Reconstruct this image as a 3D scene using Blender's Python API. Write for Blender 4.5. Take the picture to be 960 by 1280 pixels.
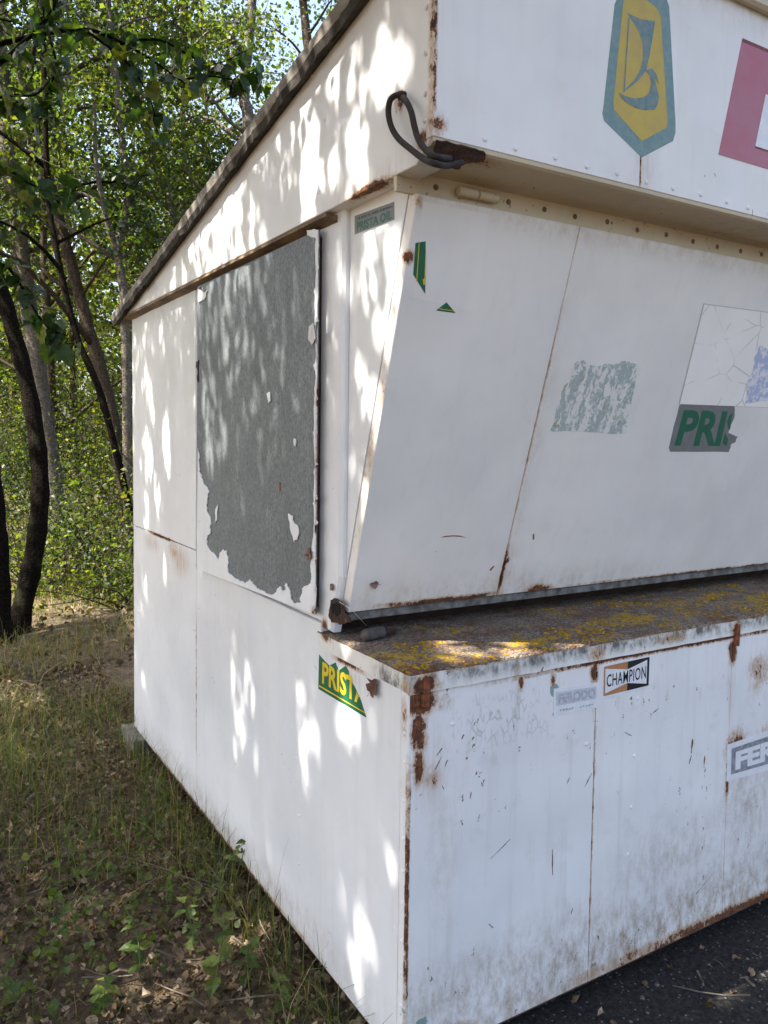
import bpy, bmesh, math, random
import numpy as np
from mathutils import Vector, Matrix, noise as mnoise

# ------------------------------------------------------------------ clear
for o in list(bpy.data.objects):
    bpy.data.objects.remove(o)
SC = bpy.context.scene
COL = SC.collection
RNG = np.random.default_rng(11)
random.seed(11)

# ------------------------------------------------------------------ camera
CAM = np.array([-1.00709, -1.53843, 1.59561])
YAW, PITCH, ROLL = [math.radians(a) for a in (31.136, -3.331, 0.738)]
FPX, CX, CY = 999.2, 480.0, 604.0            # focal length and principal point in photo pixels (960 x 1280)
cf = np.array([math.sin(YAW) * math.cos(PITCH), math.cos(YAW) * math.cos(PITCH), math.sin(PITCH)])
r0 = np.array([math.cos(YAW), -math.sin(YAW), 0.0])
u0 = np.cross(r0, cf)
cr = r0 * math.cos(ROLL) + u0 * math.sin(ROLL)
cu = -r0 * math.sin(ROLL) + u0 * math.cos(ROLL)
cd = bpy.data.cameras.new('camera')
cam = bpy.data.objects.new('camera', cd)
COL.objects.link(cam)
cam.matrix_world = Matrix(((cr[0], cu[0], -cf[0], CAM[0]), (cr[1], cu[1], -cf[1], CAM[1]),
                           (cr[2], cu[2], -cf[2], CAM[2]), (0, 0, 0, 1)))
cd.sensor_fit = 'VERTICAL'
cd.sensor_height = 36.0
cd.lens = FPX / 1280 * 36.0
cd.shift_y = (CY - 640) / 1280
cd.clip_start = 0.05
cd.clip_end = 2000
SC.camera = cam

# ------------------------------------------------------------------ sky, sun, exposure
SUN = np.array([-0.65, 0.14, 1.0])
SUN = SUN / np.linalg.norm(SUN)
w = bpy.data.worlds.new('World')
SC.world = w
w.use_nodes = True
wn = w.node_tree
sky = wn.nodes.new('ShaderNodeTexSky')
sky.sky_type = 'NISHITA'
sky.sun_disc = False
sky.sun_elevation = math.asin(SUN[2])
sky.sun_rotation = math.atan2(SUN[0], SUN[1])
sky.air_density = 1.0
sky.dust_density = 4.5
sky.ozone_density = 0.7
bg = wn.nodes['Background']
bg.inputs[1].default_value = 0.115
wn.links.new(sky.outputs[0], bg.inputs[0])
sl = bpy.data.lights.new('sun', 'SUN')
sl.energy = 5.0
sl.angle = math.radians(0.55)
sl.color = (1.0, 0.94, 0.84)
so = bpy.data.objects.new('sun', sl)
COL.objects.link(so)
so.rotation_euler = Vector(SUN).to_track_quat('Z', 'Y').to_euler()
SC.view_settings.view_transform = 'Standard'
SC.view_settings.look = 'None'
SC.view_settings.gamma = 1.0
SC.view_settings.use_curve_mapping = False
SC.view_settings.exposure = 2.18
SC.cycles.max_bounces = 6
SC.cycles.diffuse_bounces = 3
SC.cycles.glossy_bounces = 2
SC.cycles.transmission_bounces = 3
SC.cycles.transparent_max_bounces = 4
SC.cycles.caustics_reflective = False
SC.cycles.caustics_refractive = False


# ------------------------------------------------------------------ pixel helpers (a pixel gives a direction; the plane gives the place)
def ray(x, y):
    return cf + cr * (x - CX) / FPX - cu * (y - CY) / FPX


def on_plane(px, P, n):
    d = ray(*px)
    n = np.array(n, float)
    return CAM + d * (((np.array(P, float) - CAM) @ n) / (d @ n))


def on_x(px, v): return on_plane(px, (v, 0, 0), (1, 0, 0))
def on_y(px, v): return on_plane(px, (0, v, 0), (0, 1, 0))
def on_z(px, v): return on_plane(px, (0, 0, v), (0, 0, 1))


# ------------------------------------------------------------------ node helpers
def new_mat(name):
    m = bpy.data.materials.new(name)
    m.use_nodes = True
    nt = m.node_tree
    return m, nt, nt.nodes['Principled BSDF']


def N(nt, kind, ins=None, **props):
    n = nt.nodes.new('ShaderNode' + kind)
    for k, v in props.items():
        setattr(n, k, v)
    for k, v in (ins or {}).items():
        s = n.inputs[k]
        if hasattr(v, 'is_output'):
            nt.links.new(v, s)
        else:
            s.default_value = v
    return n


def math_(nt, op, a, b=0.0, clamp=False):
    n = N(nt, 'Math', {0: a, 1: b}, operation=op)
    n.use_clamp = clamp
    return n.outputs[0]


def maprange(nt, v, a, b, c=0.0, d=1.0, smooth=True):
    return N(nt, 'MapRange', {0: v, 1: a, 2: b, 3: c, 4: d},
             interpolation_type='SMOOTHSTEP' if smooth else 'LINEAR').outputs[0]


def mixc(nt, f, a, b, mode='MIX'):
    n = N(nt, 'Mix', None, data_type='RGBA', blend_type=mode)
    for i, v in ((0, f), (6, a), (7, b)):
        if hasattr(v, 'is_output'):
            nt.links.new(v, n.inputs[i])
        else:
            n.inputs[i].default_value = v if i == 0 else (tuple(v) + (1,))[:4]
    return n.outputs[2]


def coords(nt, scale=(1, 1, 1), off=(0, 0, 0)):
    g = N(nt, 'NewGeometry').outputs[0]
    return N(nt, 'Mapping', {0: g, 1: off, 3: scale}).outputs[0]


def noise_(nt, vec, scale, detail=4.0, rough=0.55, dist=0.0):
    return N(nt, 'TexNoise', {'Vector': vec, 'Scale': scale, 'Detail': detail, 'Roughness': rough, 'Distortion': dist}).outputs[0]


def blob(nt, pos, c, r, wgt=1.0, box=False):
    d = N(nt, 'VectorMath', {0: pos, 1: tuple(c)}, operation='SUBTRACT').outputs[0]
    d = N(nt, 'VectorMath', {0: d, 1: tuple(1.0 / q for q in r)}, operation='MULTIPLY').outputs[0]
    if box:
        d = N(nt, 'VectorMath', {0: d}, operation='ABSOLUTE').outputs[0]
        s = N(nt, 'SeparateXYZ', {0: d})
        l = math_(nt, 'MAXIMUM', math_(nt, 'MAXIMUM', s.outputs[0], s.outputs[1]), s.outputs[2])
    else:
        l = N(nt, 'VectorMath', {0: d}, operation='LENGTH').outputs[1]
    return maprange(nt, l, 1.0, 0.0, 0.0, wgt)


def blobs(nt, pos, lst):
    out = None
    for b in lst:
        v = blob(nt, pos, *b)
        out = v if out is None else math_(nt, 'MAXIMUM', out, v)
    return out


def rgb(*c): return tuple(c) + (1,)


def rust_color(nt, pos):
    n = noise_(nt, pos, 55, 5, 0.65)
    r = N(nt, 'ValToRGB', {0: n})
    e = r.color_ramp.elements
    e[0].position, e[0].color = 0.30, rgb(0.022, 0.011, 0.008)
    e[1].position, e[1].color = 0.75, rgb(0.33, 0.12, 0.033)
    x = r.color_ramp.elements.new(0.52)
    x.color = rgb(0.125, 0.045, 0.018)
    return r.outputs[0]


def paint(name, base=(0.765, 0.77, 0.78), rust=(), stain=(), grime=(), specks=0.5, dirt=0.35, cracks=(), rough=0.42,
          teal=(), dent=1.0, chipz=0.55, speck_masks=None, grime_col=(0.27, 0.18, 0.095)):
    """weathered paint on sheet metal; every list holds (centre, radii, weight[, box]) in metres"""
    m, nt, bs = new_mat(name)
    pos = coords(nt)
    big = noise_(nt, pos, 2.3, 4, 0.6)
    mid = noise_(nt, pos, 11, 5, 0.6)
    fine = noise_(nt, pos, 150, 2, 0.6)
    col = mixc(nt, maprange(nt, big, 0.3, 0.75), base, tuple(b * f for b, f in zip(base, (0.88, 0.885, 0.90))))
    stk = noise_(nt, coords(nt, (26, 26, 1.6)), 1.0, 3, 0.62)                 # run-off streaks
    col = mixc(nt, math_(nt, 'MULTIPLY', maprange(nt, stk, 0.50, 0.80), 0.42 * dirt), col, (0.42, 0.40, 0.35))
    col = mixc(nt, math_(nt, 'MULTIPLY', maprange(nt, mid, 0.52, 0.78), 0.55 * dirt), col, (0.50, 0.485, 0.44))
    fs = maprange(nt, noise_(nt, pos, 330, 2, 0.5), 0.66, 0.74)
    col = mixc(nt, math_(nt, 'MULTIPLY', fs, 0.35 * dirt), col, (0.22, 0.20, 0.17))
    rough_mask = None
    if teal:
        tm = math_(nt, 'ADD', blobs(nt, pos, teal), math_(nt, 'MULTIPLY', math_(nt, 'SUBTRACT', noise_(nt, pos, 38, 4), 0.5), 1.5))
        col = mixc(nt, maprange(nt, tm, 0.50, 0.53), col, (0.20, 0.33, 0.33))
    if grime:
        gm = blobs(nt, pos, grime)
        gm = math_(nt, 'MULTIPLY', gm, maprange(nt, noise_(nt, coords(nt, (1, 1, 0.5)), 26, 6, 0.80), 0.34, 0.78))
        col = mixc(nt, math_(nt, 'MINIMUM', gm, 0.9), col, grime_col)
    if stain:
        sm = math_(nt, 'MULTIPLY', blobs(nt, pos, stain), maprange(nt, noise_(nt, coords(nt, (60, 60, 5)), 1.0, 4, 0.6), 0.3, 0.75))
        col = mixc(nt, math_(nt, 'MINIMUM', sm, 0.85), col, (0.36, 0.17, 0.055))
    if cracks:
        ck = N(nt, 'TexVoronoi', {'Vector': N(nt, 'Mapping', {0: N(nt, 'NewGeometry').outputs[0], 3: (1, 1, 0.45)}).outputs[0], 'Scale': 60.0},
               feature='DISTANCE_TO_EDGE').outputs[0]
        cm = math_(nt, 'MULTIPLY', maprange(nt, ck, 0.10, 0.03), math_(nt, 'MULTIPLY', blobs(nt, pos, cracks), maprange(nt, noise_(nt, pos, 22, 2), 0.45, 0.55)))
        col = mixc(nt, math_(nt, 'MULTIPLY', cm, 0.55), col, (0.30, 0.28, 0.26))
    # small chips down to rust: elongated cells, few of them chosen
    if specks > 0:
        for sc, thr, pick, nz in ((34, 0.15, 0.80, 0.5), (95, 0.24, 0.66, 0.75)):
            vc = coords(nt, (1, 1, chipz))
            jit = N(nt, 'VectorMath', {0: vc, 1: N(nt, 'VectorMath', {0: N(nt, 'TexNoise', {'Vector': pos, 'Scale': 140.0, 'Detail': 1.0}).outputs[1], 'Scale': 0.016}, operation='SCALE').outputs[0]}, operation='ADD').outputs[0]
            v = N(nt, 'TexVoronoi', {'Vector': jit, 'Scale': float(sc), 'Randomness': 1.0})
            pk = N(nt, 'SeparateColor', {0: v.outputs[1]})
            where = maprange(nt, noise_(nt, pos, 3.2, 3), 0.42, 0.62, 0.25, 1.0)
            if speck_masks:
                where = math_(nt, 'MULTIPLY', where, math_(nt, 'ADD', blobs(nt, pos, speck_masks), 0.12))
            sel = math_(nt, 'GREATER_THAN', math_(nt, 'MULTIPLY', pk.outputs[0], math_(nt, 'POWER', where, 0.35)), 1.0 - (1.0 - pick) * specks)
            size = math_(nt, 'MULTIPLY', math_(nt, 'ADD', math_(nt, 'MULTIPLY', math_(nt, 'POWER', pk.outputs[1], 3.0), 1.3), 0.22), thr)
            chip = math_(nt, 'MULTIPLY', math_(nt, 'LESS_THAN', v.outputs[0], size), sel)
            halo = math_(nt, 'MULTIPLY', maprange(nt, v.outputs[0], 0.42, 0.1), sel)
            col = mixc(nt, math_(nt, 'MULTIPLY', halo, 0.16), col, (0.40, 0.25, 0.12))
            col = mixc(nt, math_(nt, 'MULTIPLY', chip, 0.9), col, mixc(nt, pk.outputs[2], (0.05, 0.03, 0.024), (0.20, 0.085, 0.035)))
    roughv = maprange(nt, mid, 0.2, 0.8, rough - 0.06, rough + 0.14)
    if rust:
        rm = blobs(nt, pos, rust)
        nn = math_(nt, 'ADD', math_(nt, 'MULTIPLY', noise_(nt, coords(nt, (1, 1, 0.55)), 60, 5, 0.82), 0.72), math_(nt, 'MULTIPLY', noise_(nt, pos, 11, 3), 0.28))
        t = math_(nt, 'ADD', rm, math_(nt, 'MULTIPLY', math_(nt, 'SUBTRACT', nn, 0.5), 2.1))
        col = mixc(nt, math_(nt, 'MULTIPLY', maprange(nt, t, 0.08, 0.60), math_(nt, 'MULTIPLY', maprange(nt, rm, 0.0, 0.35), 0.75)), col, (0.40, 0.215, 0.085))
        mask = math_(nt, 'MULTIPLY', maprange(nt, t, 0.52, 0.60), maprange(nt, rm, 0.02, 0.15))
        col = mixc(nt, mask, col, rust_color(nt, pos))
        roughv = math_(nt, 'ADD', roughv, math_(nt, 'MULTIPLY', mask, 0.4), True)
        rough_mask = mask
    nt.links.new(col, bs.inputs['Base Color'])
    nt.links.new(roughv, bs.inputs['Roughness'])
    hgt = math_(nt, 'ADD', noise_(nt, coords(nt, (1, 1, 0.7)), 4.2, 1, 0.5), math_(nt, 'MULTIPLY', fine, 0.006))
    b1 = N(nt, 'Bump', {'Strength': 0.85 * dent, 'Distance': 0.02, 'Height': hgt})
    nrm_ = b1.outputs[0]
    if rough_mask is not None:          # pitted relief on the rust only
        b2 = N(nt, 'Bump', {'Strength': math_(nt, 'MULTIPLY', rough_mask, 0.8), 'Distance': 0.004, 'Height': fine, 'Normal': nrm_})
        nrm_ = b2.outputs[0]
    nt.links.new(nrm_, bs.inputs['Normal'])
    bs.inputs['Specular IOR Level'].default_value = 0.45
    return m


def plain(name, col, rough=0.6, var=0.25, scale=40, metal=0.0, bump=0.2, col2=None, stretch=(1, 1, 1)):
    m, nt, bs = new_mat(name)
    pos = coords(nt, stretch)
    n = noise_(nt, pos, scale, 5, 0.62)
    c2 = col2 or tuple(c * (1 - var) for c in col)
    nt.links.new(mixc(nt, maprange(nt, n, 0.32, 0.70), col, c2), bs.inputs['Base Color'])
    bs.inputs['Roughness'].default_value = rough
    bs.inputs['Metallic'].default_value = metal
    if bump:
        b = N(nt, 'Bump', {'Strength': bump, 'Distance': 0.01, 'Height': n})
        nt.links.new(b.outputs[0], bs.inputs['Normal'])
    return m


def foliage(name, stops, trans=0.45, rough=0.5, spec=0.35):
    """leaf material: colour per leaf from the 'rnd' attribute, diffuse plus light passing through the blade"""
    m, nt, bs = new_mat(name)
    at = N(nt, 'Attribute', attribute_name='rnd').outputs[2]
    r = N(nt, 'ValToRGB', {0: at})
    e = r.color_ramp.elements
    while len(e) < len(stops):
        e.new(0.5)
    for i, (p, c) in enumerate(stops):
        e[i].position, e[i].color = p, rgb(*c)
    c = r.outputs[0]
    var = noise_(nt, coords(nt), 90, 3)
    c = mixc(nt, maprange(nt, var, 0.3, 0.7), c, mixc(nt, 0.55, c, (0.02, 0.03, 0.01)))
    nt.links.new(c, bs.inputs['Base Color'])
    bs.inputs['Roughness'].default_value = rough
    bs.inputs['Specular IOR Level'].default_value = spec
    if trans > 0:
        tc = mixc(nt, 1.0, c, (2.1, 2.1, 0.55), 'MULTIPLY')
        tr = N(nt, 'BsdfTranslucent', {0: tc})
        mx = N(nt, 'MixShader', {0: trans, 1: bs.outputs[0], 2: tr.outputs[0]})
        nt.links.new(mx.outputs[0], nt.nodes['Material Output'].inputs[0])
    return m


# ------------------------------------------------------------------ mesh helpers
def tag(o, label=None, cat=None, group=None, kind=None):
    for k, v in (('label', label), ('category', cat), ('group', group), ('kind', kind)):
        if v:
            o[k] = v
    return o


def obj(name, verts, faces, mats, parent=None, fm=None, smooth=False):
    me = bpy.data.meshes.new(name)
    me.from_pydata([tuple(float(c) for c in v) for v in verts], [], [tuple(f) for f in faces])
    for m in (mats if isinstance(mats, (list, tuple)) else [mats]):
        me.materials.append(m)
    if fm is not None:
        me.polygons.foreach_set('material_index', np.array(fm, dtype=np.int32))
    if smooth:
        me.polygons.foreach_set('use_smooth', [True] * len(me.polygons))
    me.update()
    o = bpy.data.objects.new(name, me)
    COL.objects.link(o)
    if parent is not None:
        o.parent = parent
    return o


def np_obj(name, V, F, mat, parent=None, rnd=None, smooth=False):
    """fast triangle mesh from numpy arrays"""
    V = np.asarray(V, np.float32)
    F = np.asarray(F, np.int32)
    me = bpy.data.meshes.new(name)
    me.vertices.add(len(V))
    me.vertices.foreach_set('co', V.ravel())
    me.loops.add(F.size)
    me.loops.foreach_set('vertex_index', F.ravel())
    me.polygons.add(len(F))
    me.polygons.foreach_set('loop_start', np.arange(0, F.size, 3, dtype=np.int32))
    if smooth:
        me.polygons.foreach_set('use_smooth', np.ones(len(F), dtype=bool))
    if rnd is not None:
        a = me.attributes.new('rnd', 'FLOAT', 'POINT')
        a.data.foreach_set('value', np.asarray(rnd, np.float32))
    me.materials.append(mat)
    me.update(calc_edges=True)
    o = bpy.data.objects.new(name, me)
    COL.objects.link(o)
    if parent is not None:
        o.parent = parent
    return o


def empty(name, loc=(0, 0, 0)):
    o = bpy.data.objects.new(name, None)
    o.empty_display_size = 0.1
    COL.objects.link(o)
    o.location = loc
    return o


def plate_geo(pts, n, t, bev=0.0015):
    """pts: 3D outline of the front face, counter-clockwise seen from n. Returns verts, faces of a bevelled plate going back by t"""
    P = [np.array(p, float) for p in pts]
    n = np.array(n, float) / np.linalg.norm(n)
    k = len(P)
    area = sum(np.cross(P[i], P[(i + 1) % k]) for i in range(k))
    if area @ n < 0:
        P = P[::-1]
    ins = []
    for i in range(k):
        e1 = P[i] - P[i - 1]
        e2 = P[(i + 1) % k] - P[i]
        e1 = e1 / (np.linalg.norm(e1) + 1e-9)
        e2 = e2 / (np.linalg.norm(e2) + 1e-9)
        m = np.cross(n, e1) + np.cross(n, e2)
        m = m / (np.linalg.norm(m) + 1e-9)
        ins.append(P[i] + m * bev)
    V = ins + [p - n * bev for p in P] + [p - n * t for p in P]
    F = [tuple(range(k)), tuple(range(3 * k - 1, 2 * k - 1, -1))]
    for i in range(k):
        j = (i + 1) % k
        F.append((i, i + k, j + k, j))
        F.append((i + k, i + 2 * k, j + 2 * k, j + k))
    return V, F


def plate(name, pts, n, t, mat, parent, bev=0.0015):
    V, F = plate_geo(pts, n, t, bev)
    return obj(name, V, F, mat, parent)


def box_geo(a, b):
    (x0, y0, z0), (x1, y1, z1) = a, b
    V = [(x0, y0, z0), (x1, y0, z0), (x1, y1, z0), (x0, y1, z0), (x0, y0, z1), (x1, y0, z1), (x1, y1, z1), (x0, y1, z1)]
    F = [(0, 3, 2, 1), (4, 5, 6, 7), (0, 1, 5, 4), (1, 2, 6, 5), (2, 3, 7, 6), (3, 0, 4, 7)]
    return V, F


def box(name, a, b, mat, parent, bev=0.0):
    V, F = box_geo(a, b)
    o = obj(name, V, F, mat, parent)
    if bev:
        bm = bmesh.new()
        bm.from_mesh(o.data)
        bmesh.ops.bevel(bm, geom=bm.edges[:], offset=bev, segments=2, affect='EDGES')
        bm.to_mesh(o.data)
        bm.free()
    return o


def tube_geo(path, radii, ns=8, cap=True):
    path = [np.array(p, float) for p in path]
    V, F = [], []
    a = None
    for i, p in enumerate(path):
        d = path[min(i + 1, len(path) - 1)] - path[max(i - 1, 0)]
        d = d / (np.linalg.norm(d) + 1e-9)
        if a is None:
            a = np.cross(d, (0.3, 0.2, 0.93) if abs(d[2]) < 0.9 else (1, 0.1, 0))
        a = a - d * (a @ d)
        a = a / (np.linalg.norm(a) + 1e-9)
        b = np.cross(d, a)
        for k in range(ns):
            t = 2 * math.pi * k / ns
            V.append(p + (a * math.cos(t) + b * math.sin(t)) * radii[i])
    for i in range(len(path) - 1):
        for k in range(ns):
            j = (k + 1) % ns
            F.append((i * ns + k, i * ns + j, (i + 1) * ns + j, (i + 1) * ns + k))
    if cap:
        F.append(tuple(range(ns - 1, -1, -1)))
        F.append(tuple((len(path) - 1) * ns + k for k in range(ns)))
    return V, F


def spline(pts, n):
    """Catmull-Rom through pts"""
    P = [np.array(p, float) for p in pts]
    P = [2 * P[0] - P[1]] + P + [2 * P[-1] - P[-2]]
    out = []
    segs = len(P) - 3
    for q in range(n):
        u = q / (n - 1) * segs
        i = min(int(u), segs - 1)
        t = u - i
        a, b, c, d = P[i:i + 4]
        out.append(0.5 * (2 * b + (c - a) * t + (2 * a - 5 * b + 4 * c - d) * t * t + (3 * b - a - 3 * c + d) * t ** 3))
    return out


def merge(geos):
    V, F = [], []
    for v, f in geos:
        o = len(V)
        V += list(v)
        F += [tuple(i + o for i in q) for q in f]
    return V, F


def ragged(pts, amp, depth=3, seed=0, closed=True):
    rr = random.Random(seed)
    P = [np.array(p, float) for p in pts]
    for d in range(depth):
        Q = []
        for i in range(len(P) if closed else len(P) - 1):
            a, b = P[i], P[(i + 1) % len(P)]
            e = b - a
            L = np.linalg.norm(e)
            Q.append(a)
            if L > 1.5:
                Q.append((a + b) / 2 + np.array([-e[1], e[0]]) / L * rr.uniform(-1, 1) * min(amp, 0.35 * L))
        if not closed:
            Q.append(P[-1])
        P = Q
        amp *= 0.6
    return P


# ================================================================== GROUND
def ground_z(x, y):
    d = max(0.0, math.hypot(max(0, -x, x - 3.6), max(0, -y, y - 2.6)) - 0.1)
    k = min(1.0, d / 0.8)
    z = (mnoise.noise(Vector((x * 0.9, y * 0.9, 3.1))) * 0.035 + mnoise.noise(Vector((x * 3.3, y * 3.3, 7.7))) * 0.014) * k
    if y > 6:
        z += mnoise.noise(Vector((x * 0.12, y * 0.12, 1.5))) * 0.25 * min(1, (y - 6) / 10)
    return z


def make_ground():
    n = 190
    t = np.linspace(-1, 1, n)
    gx = -0.4 + np.sinh(t * 6.2) / math.sinh(6.2) * 260
    gy = 1.2 + np.sinh(t * 6.2) / math.sinh(6.2) * 260
    V = [(x, y, ground_z(x, y)) for y in gy for x in gx]
    F = [(j * n + i, j * n + i + 1, (j + 1) * n + i + 1, (j + 1) * n + i) for j in range(n - 1) for i in range(n - 1)]
    m, nt, bs = new_mat('soil')
    pos = coords(nt)
    a = noise_(nt, pos, 1.1, 5, 0.6)
    b = noise_(nt, pos, 26, 6, 0.7)
    col = mixc(nt, maprange(nt, b, 0.32, 0.68), (0.050, 0.037, 0.026), (0.15, 0.11, 0.072))
    col = mixc(nt, math_(nt, 'MULTIPLY', maprange(nt, a, 0.45, 0.65), 0.6), col, (0.062, 0.060, 0.026))
    v = N(nt, 'TexVoronoi', {'Vector': pos, 'Scale': 26.0})
    lf = math_(nt, 'MULTIPLY', math_(nt, 'LESS_THAN', v.outputs[0], 0.45), math_(nt, 'GREATER_THAN', N(nt, 'SeparateColor', {0: v.outputs[1]}).outputs[0], 0.55))
    col = mixc(nt, math_(nt, 'MULTIPLY', lf, 0.6), col, mixc(nt, N(nt, 'SeparateColor', {0: v.outputs[1]}).outputs[1], (0.05, 0.032, 0.02), (0.17, 0.115, 0.07)))
    # trodden dark yard in front of the counter: tar-black soil with pale grit
    s = N(nt, 'SeparateXYZ', {0: pos})
    edge = math_(nt, 'ADD', s.outputs[1], math_(nt, 'MULTIPLY', noise_(nt, pos, 2.0, 3), 0.5))
    yard = math_(nt, 'MULTIPLY', maprange(nt, edge, 0.75, 0.35), maprange(nt, s.outputs[0], -0.45, 0.15))
    grit = N(nt, 'TexVoronoi', {'Vector': pos, 'Scale': 95.0})
    gsel = math_(nt, 'MULTIPLY', math_(nt, 'LESS_THAN', grit.outputs[0], 0.3), math_(nt, 'GREATER_THAN', N(nt, 'SeparateColor', {0: grit.outputs[1]}).outputs[0], 0.86))
    yc = mixc(nt, maprange(nt, noise_(nt, pos, 60, 6, 0.75), 0.35, 0.7), (0.012, 0.011, 0.011), (0.050, 0.046, 0.043))
    yc = mixc(nt, gsel, yc, (0.16, 0.15, 0.135))
    col = mixc(nt, yard, col, yc)
    nt.links.new(col, bs.inputs['Base Color'])
    bs.inputs['Roughness'].default_value = 0.95
    bs.inputs['Specular IOR Level'].default_value = 0.2
    bp_ = N(nt, 'Bump', {'Strength': 0.8, 'Distance': 0.02, 'Height': math_(nt, 'ADD', b, math_(nt, 'MULTIPLY', noise_(nt, pos, 120, 3), 0.5))})
    nt.links.new(bp_.outputs[0], bs.inputs['Normal'])
    tag(obj('ground', V, F, m, smooth=True), kind='structure')


make_ground()

# ================================================================== KIOSK
KW = 3.60            # length along the front
kiosk = empty('kiosk', (0, 0, 0))
tag(kiosk, 'white painted sheet-metal kiosk with sloping roof, projecting counter and rust along its edges', 'kiosk')

M_core = plain('rusty_steel_frame', (0.055, 0.028, 0.018), 0.9, 0.6, 30)
SX = 0.0
side_rust = [((0, 2.1, 1.128), (0.05, 0.42, 0.016), 0.75, True), ((0, 1.9, 1.09), (0.05, 0.16, 0.07), 0.40),
             ((0, 1.4, 0.075), (0.06, 1.5, 0.030), 0.85, True), ((0, 1.582, 0.6), (0.05, 0.011, 0.50), 0.62, True),
             ((0, 1.5, 1.068), (0.05, 0.2, 0.014), 0.4, True), ((0, 0.30, 0.995), (0.05, 0.17, 0.022), 0.72, True),
             ((0, 0.375, 1.115), (0.05, 0.06, 0.06), 0.95), ((0, 0.44, 1.06), (0.05, 0.035, 0.05), 0.75),
             ((0, 2.596, 1.1), (0.05, 0.012, 1.1), 0.6, True), ((0, 1.3, 2.19), (0.06, 1.4, 0.012), 0.45, True)]
M_side = paint('white_paint_side', rust=side_rust, stain=[((0, 1.80, 1.06), (0.05, 0.17, 0.10), 1.1), ((0, 2.25, 1.08), (0.05, 0.2, 0.06), 0.8), ((0, 0.30, 0.95), (0.05, 0.2, 0.06), 0.5)], specks=0.16, dirt=0.30, chipz=0.8, rough=0.36,
               grime=[((0, 1.2, 0.86), (0.1, 0.42, 0.22), 0.22), ((0, 1.3, 0.08), (0.1, 1.6, 0.16), 0.9, True),
                      ((0, 2.3, 2.16), (0.1, 0.5, 0.12), 0.35), ((0, 1.9, 1.02), (0.1, 0.3, 0.1), 0.25)])
M_corner = paint('white_paint_corner', rust=[((0, 0.002, 0.5), (0.04, 0.010, 0.56), 0.72, True), ((0, 0.034, 0.35), (0.04, 0.007, 0.5), 0.55, True),
                                             ((0, 0.02, 0.93), (0.05, 0.03, 0.09), 0.55), ((0, 0.01, 0.10), (0.05, 0.05, 0.12), 0.6)],
                 specks=0.9, dirt=0.5, chipz=0.4, teal=[((0, 0.0, 0.17), (0.06, 0.05, 0.12), 0.55)])
M_front = paint('white_paint_front', base=(0.79, 0.77, 0.75),
                rust=[((0.032, 0, 0.975), (0.075, 0.05, 0.07), 1.15), ((0.028, 0, 0.90), (0.045, 0.05, 0.10), 0.85), ((0.05, 0, 0.96), (0.14, 0.05, 0.05), 0.45), ((0.028, 0, 0.82), (0.03, 0.05, 0.09), 0.8), ((0.002, 0, 0.5), (0.010, 0.05, 0.55), 0.80, True),
                      ((0.07, 0, 0.78), (0.05, 0.05, 0.06), 0.38), ((0.9, 0, 0.992), (1.0, 0.05, 0.020), 0.88, True), ((1.34, 0, 0.86), (0.12, 0.05, 0.12), 0.48), ((1.40, 0, 0.62), (0.14, 0.05, 0.10), 0.55), ((0.34, 0, 0.97), (0.018, 0.05, 0.045), 0.8),
                      ((0.61, 0, 0.5), (0.008, 0.05, 0.6), 0.5, True), ((0.60, 0, 0.96), (0.03, 0.05, 0.06), 0.8), ((0.45, 0, 0.965), (0.02, 0.05, 0.05), 0.7),
                      ((1.2, 0, 0.94), (0.04, 0.05, 0.07), 1.0), ((1.235, 0, 0.63), (0.10, 0.05, 0.11), 0.68), ((1.198, 0, 0.55), (0.02, 0.05, 0.18), 0.7),
                      ((1.8, 0, 0.080), (2.0, 0.05, 0.050), 0.95, True), ((0.13, 0, 0.10), (0.16, 0.05, 0.07), 0.75), ((1.45, 0, 0.9), (0.15, 0.05, 0.1), 0.45)],
                stain=[((0.60, 0, 0.90), (0.025, 0.05, 0.10), 0.5), ((1.2, 0, 0.82), (0.03, 0.05, 0.16), 0.5), ((0.06, 0, 0.80), (0.06, 0.05, 0.16), 0.5), ((0.33, 0, 0.95), (0.015, 0.05, 0.09), 0.35)],
                grime=[((1.0, 0, 0.10), (1.9, 0.05, 0.30), 1.3, True), ((0.95, 0, 0.34), (0.45, 0.05, 0.20), 0.65), ((0.12, 0, 0.12), (0.2, 0.05, 0.16), 0.9),
                       ((0.10, 0, 0.62), (0.10, 0.05, 0.35), 0.35), ((1.3, 0, 0.45), (0.25, 0.05, 0.35), 0.8)],
                specks=0.5, dirt=0.7, chipz=0.4, cracks=[((0.28, 0, 0.89), (0.26, 0.05, 0.11), 0.9, True)],
                teal=[((0.455, 0, 0.935), (0.035, 0.05, 0.035), 1.05), ((0.045, 0, 0.17), (0.035, 0.05, 0.045), 0.95), ((0.02, 0, 0.15), (0.06, 0.05, 0.12), 0.35),
                      ((0.63, 0, 0.12), (0.06, 0.05, 0.05), 0.45)])
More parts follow.
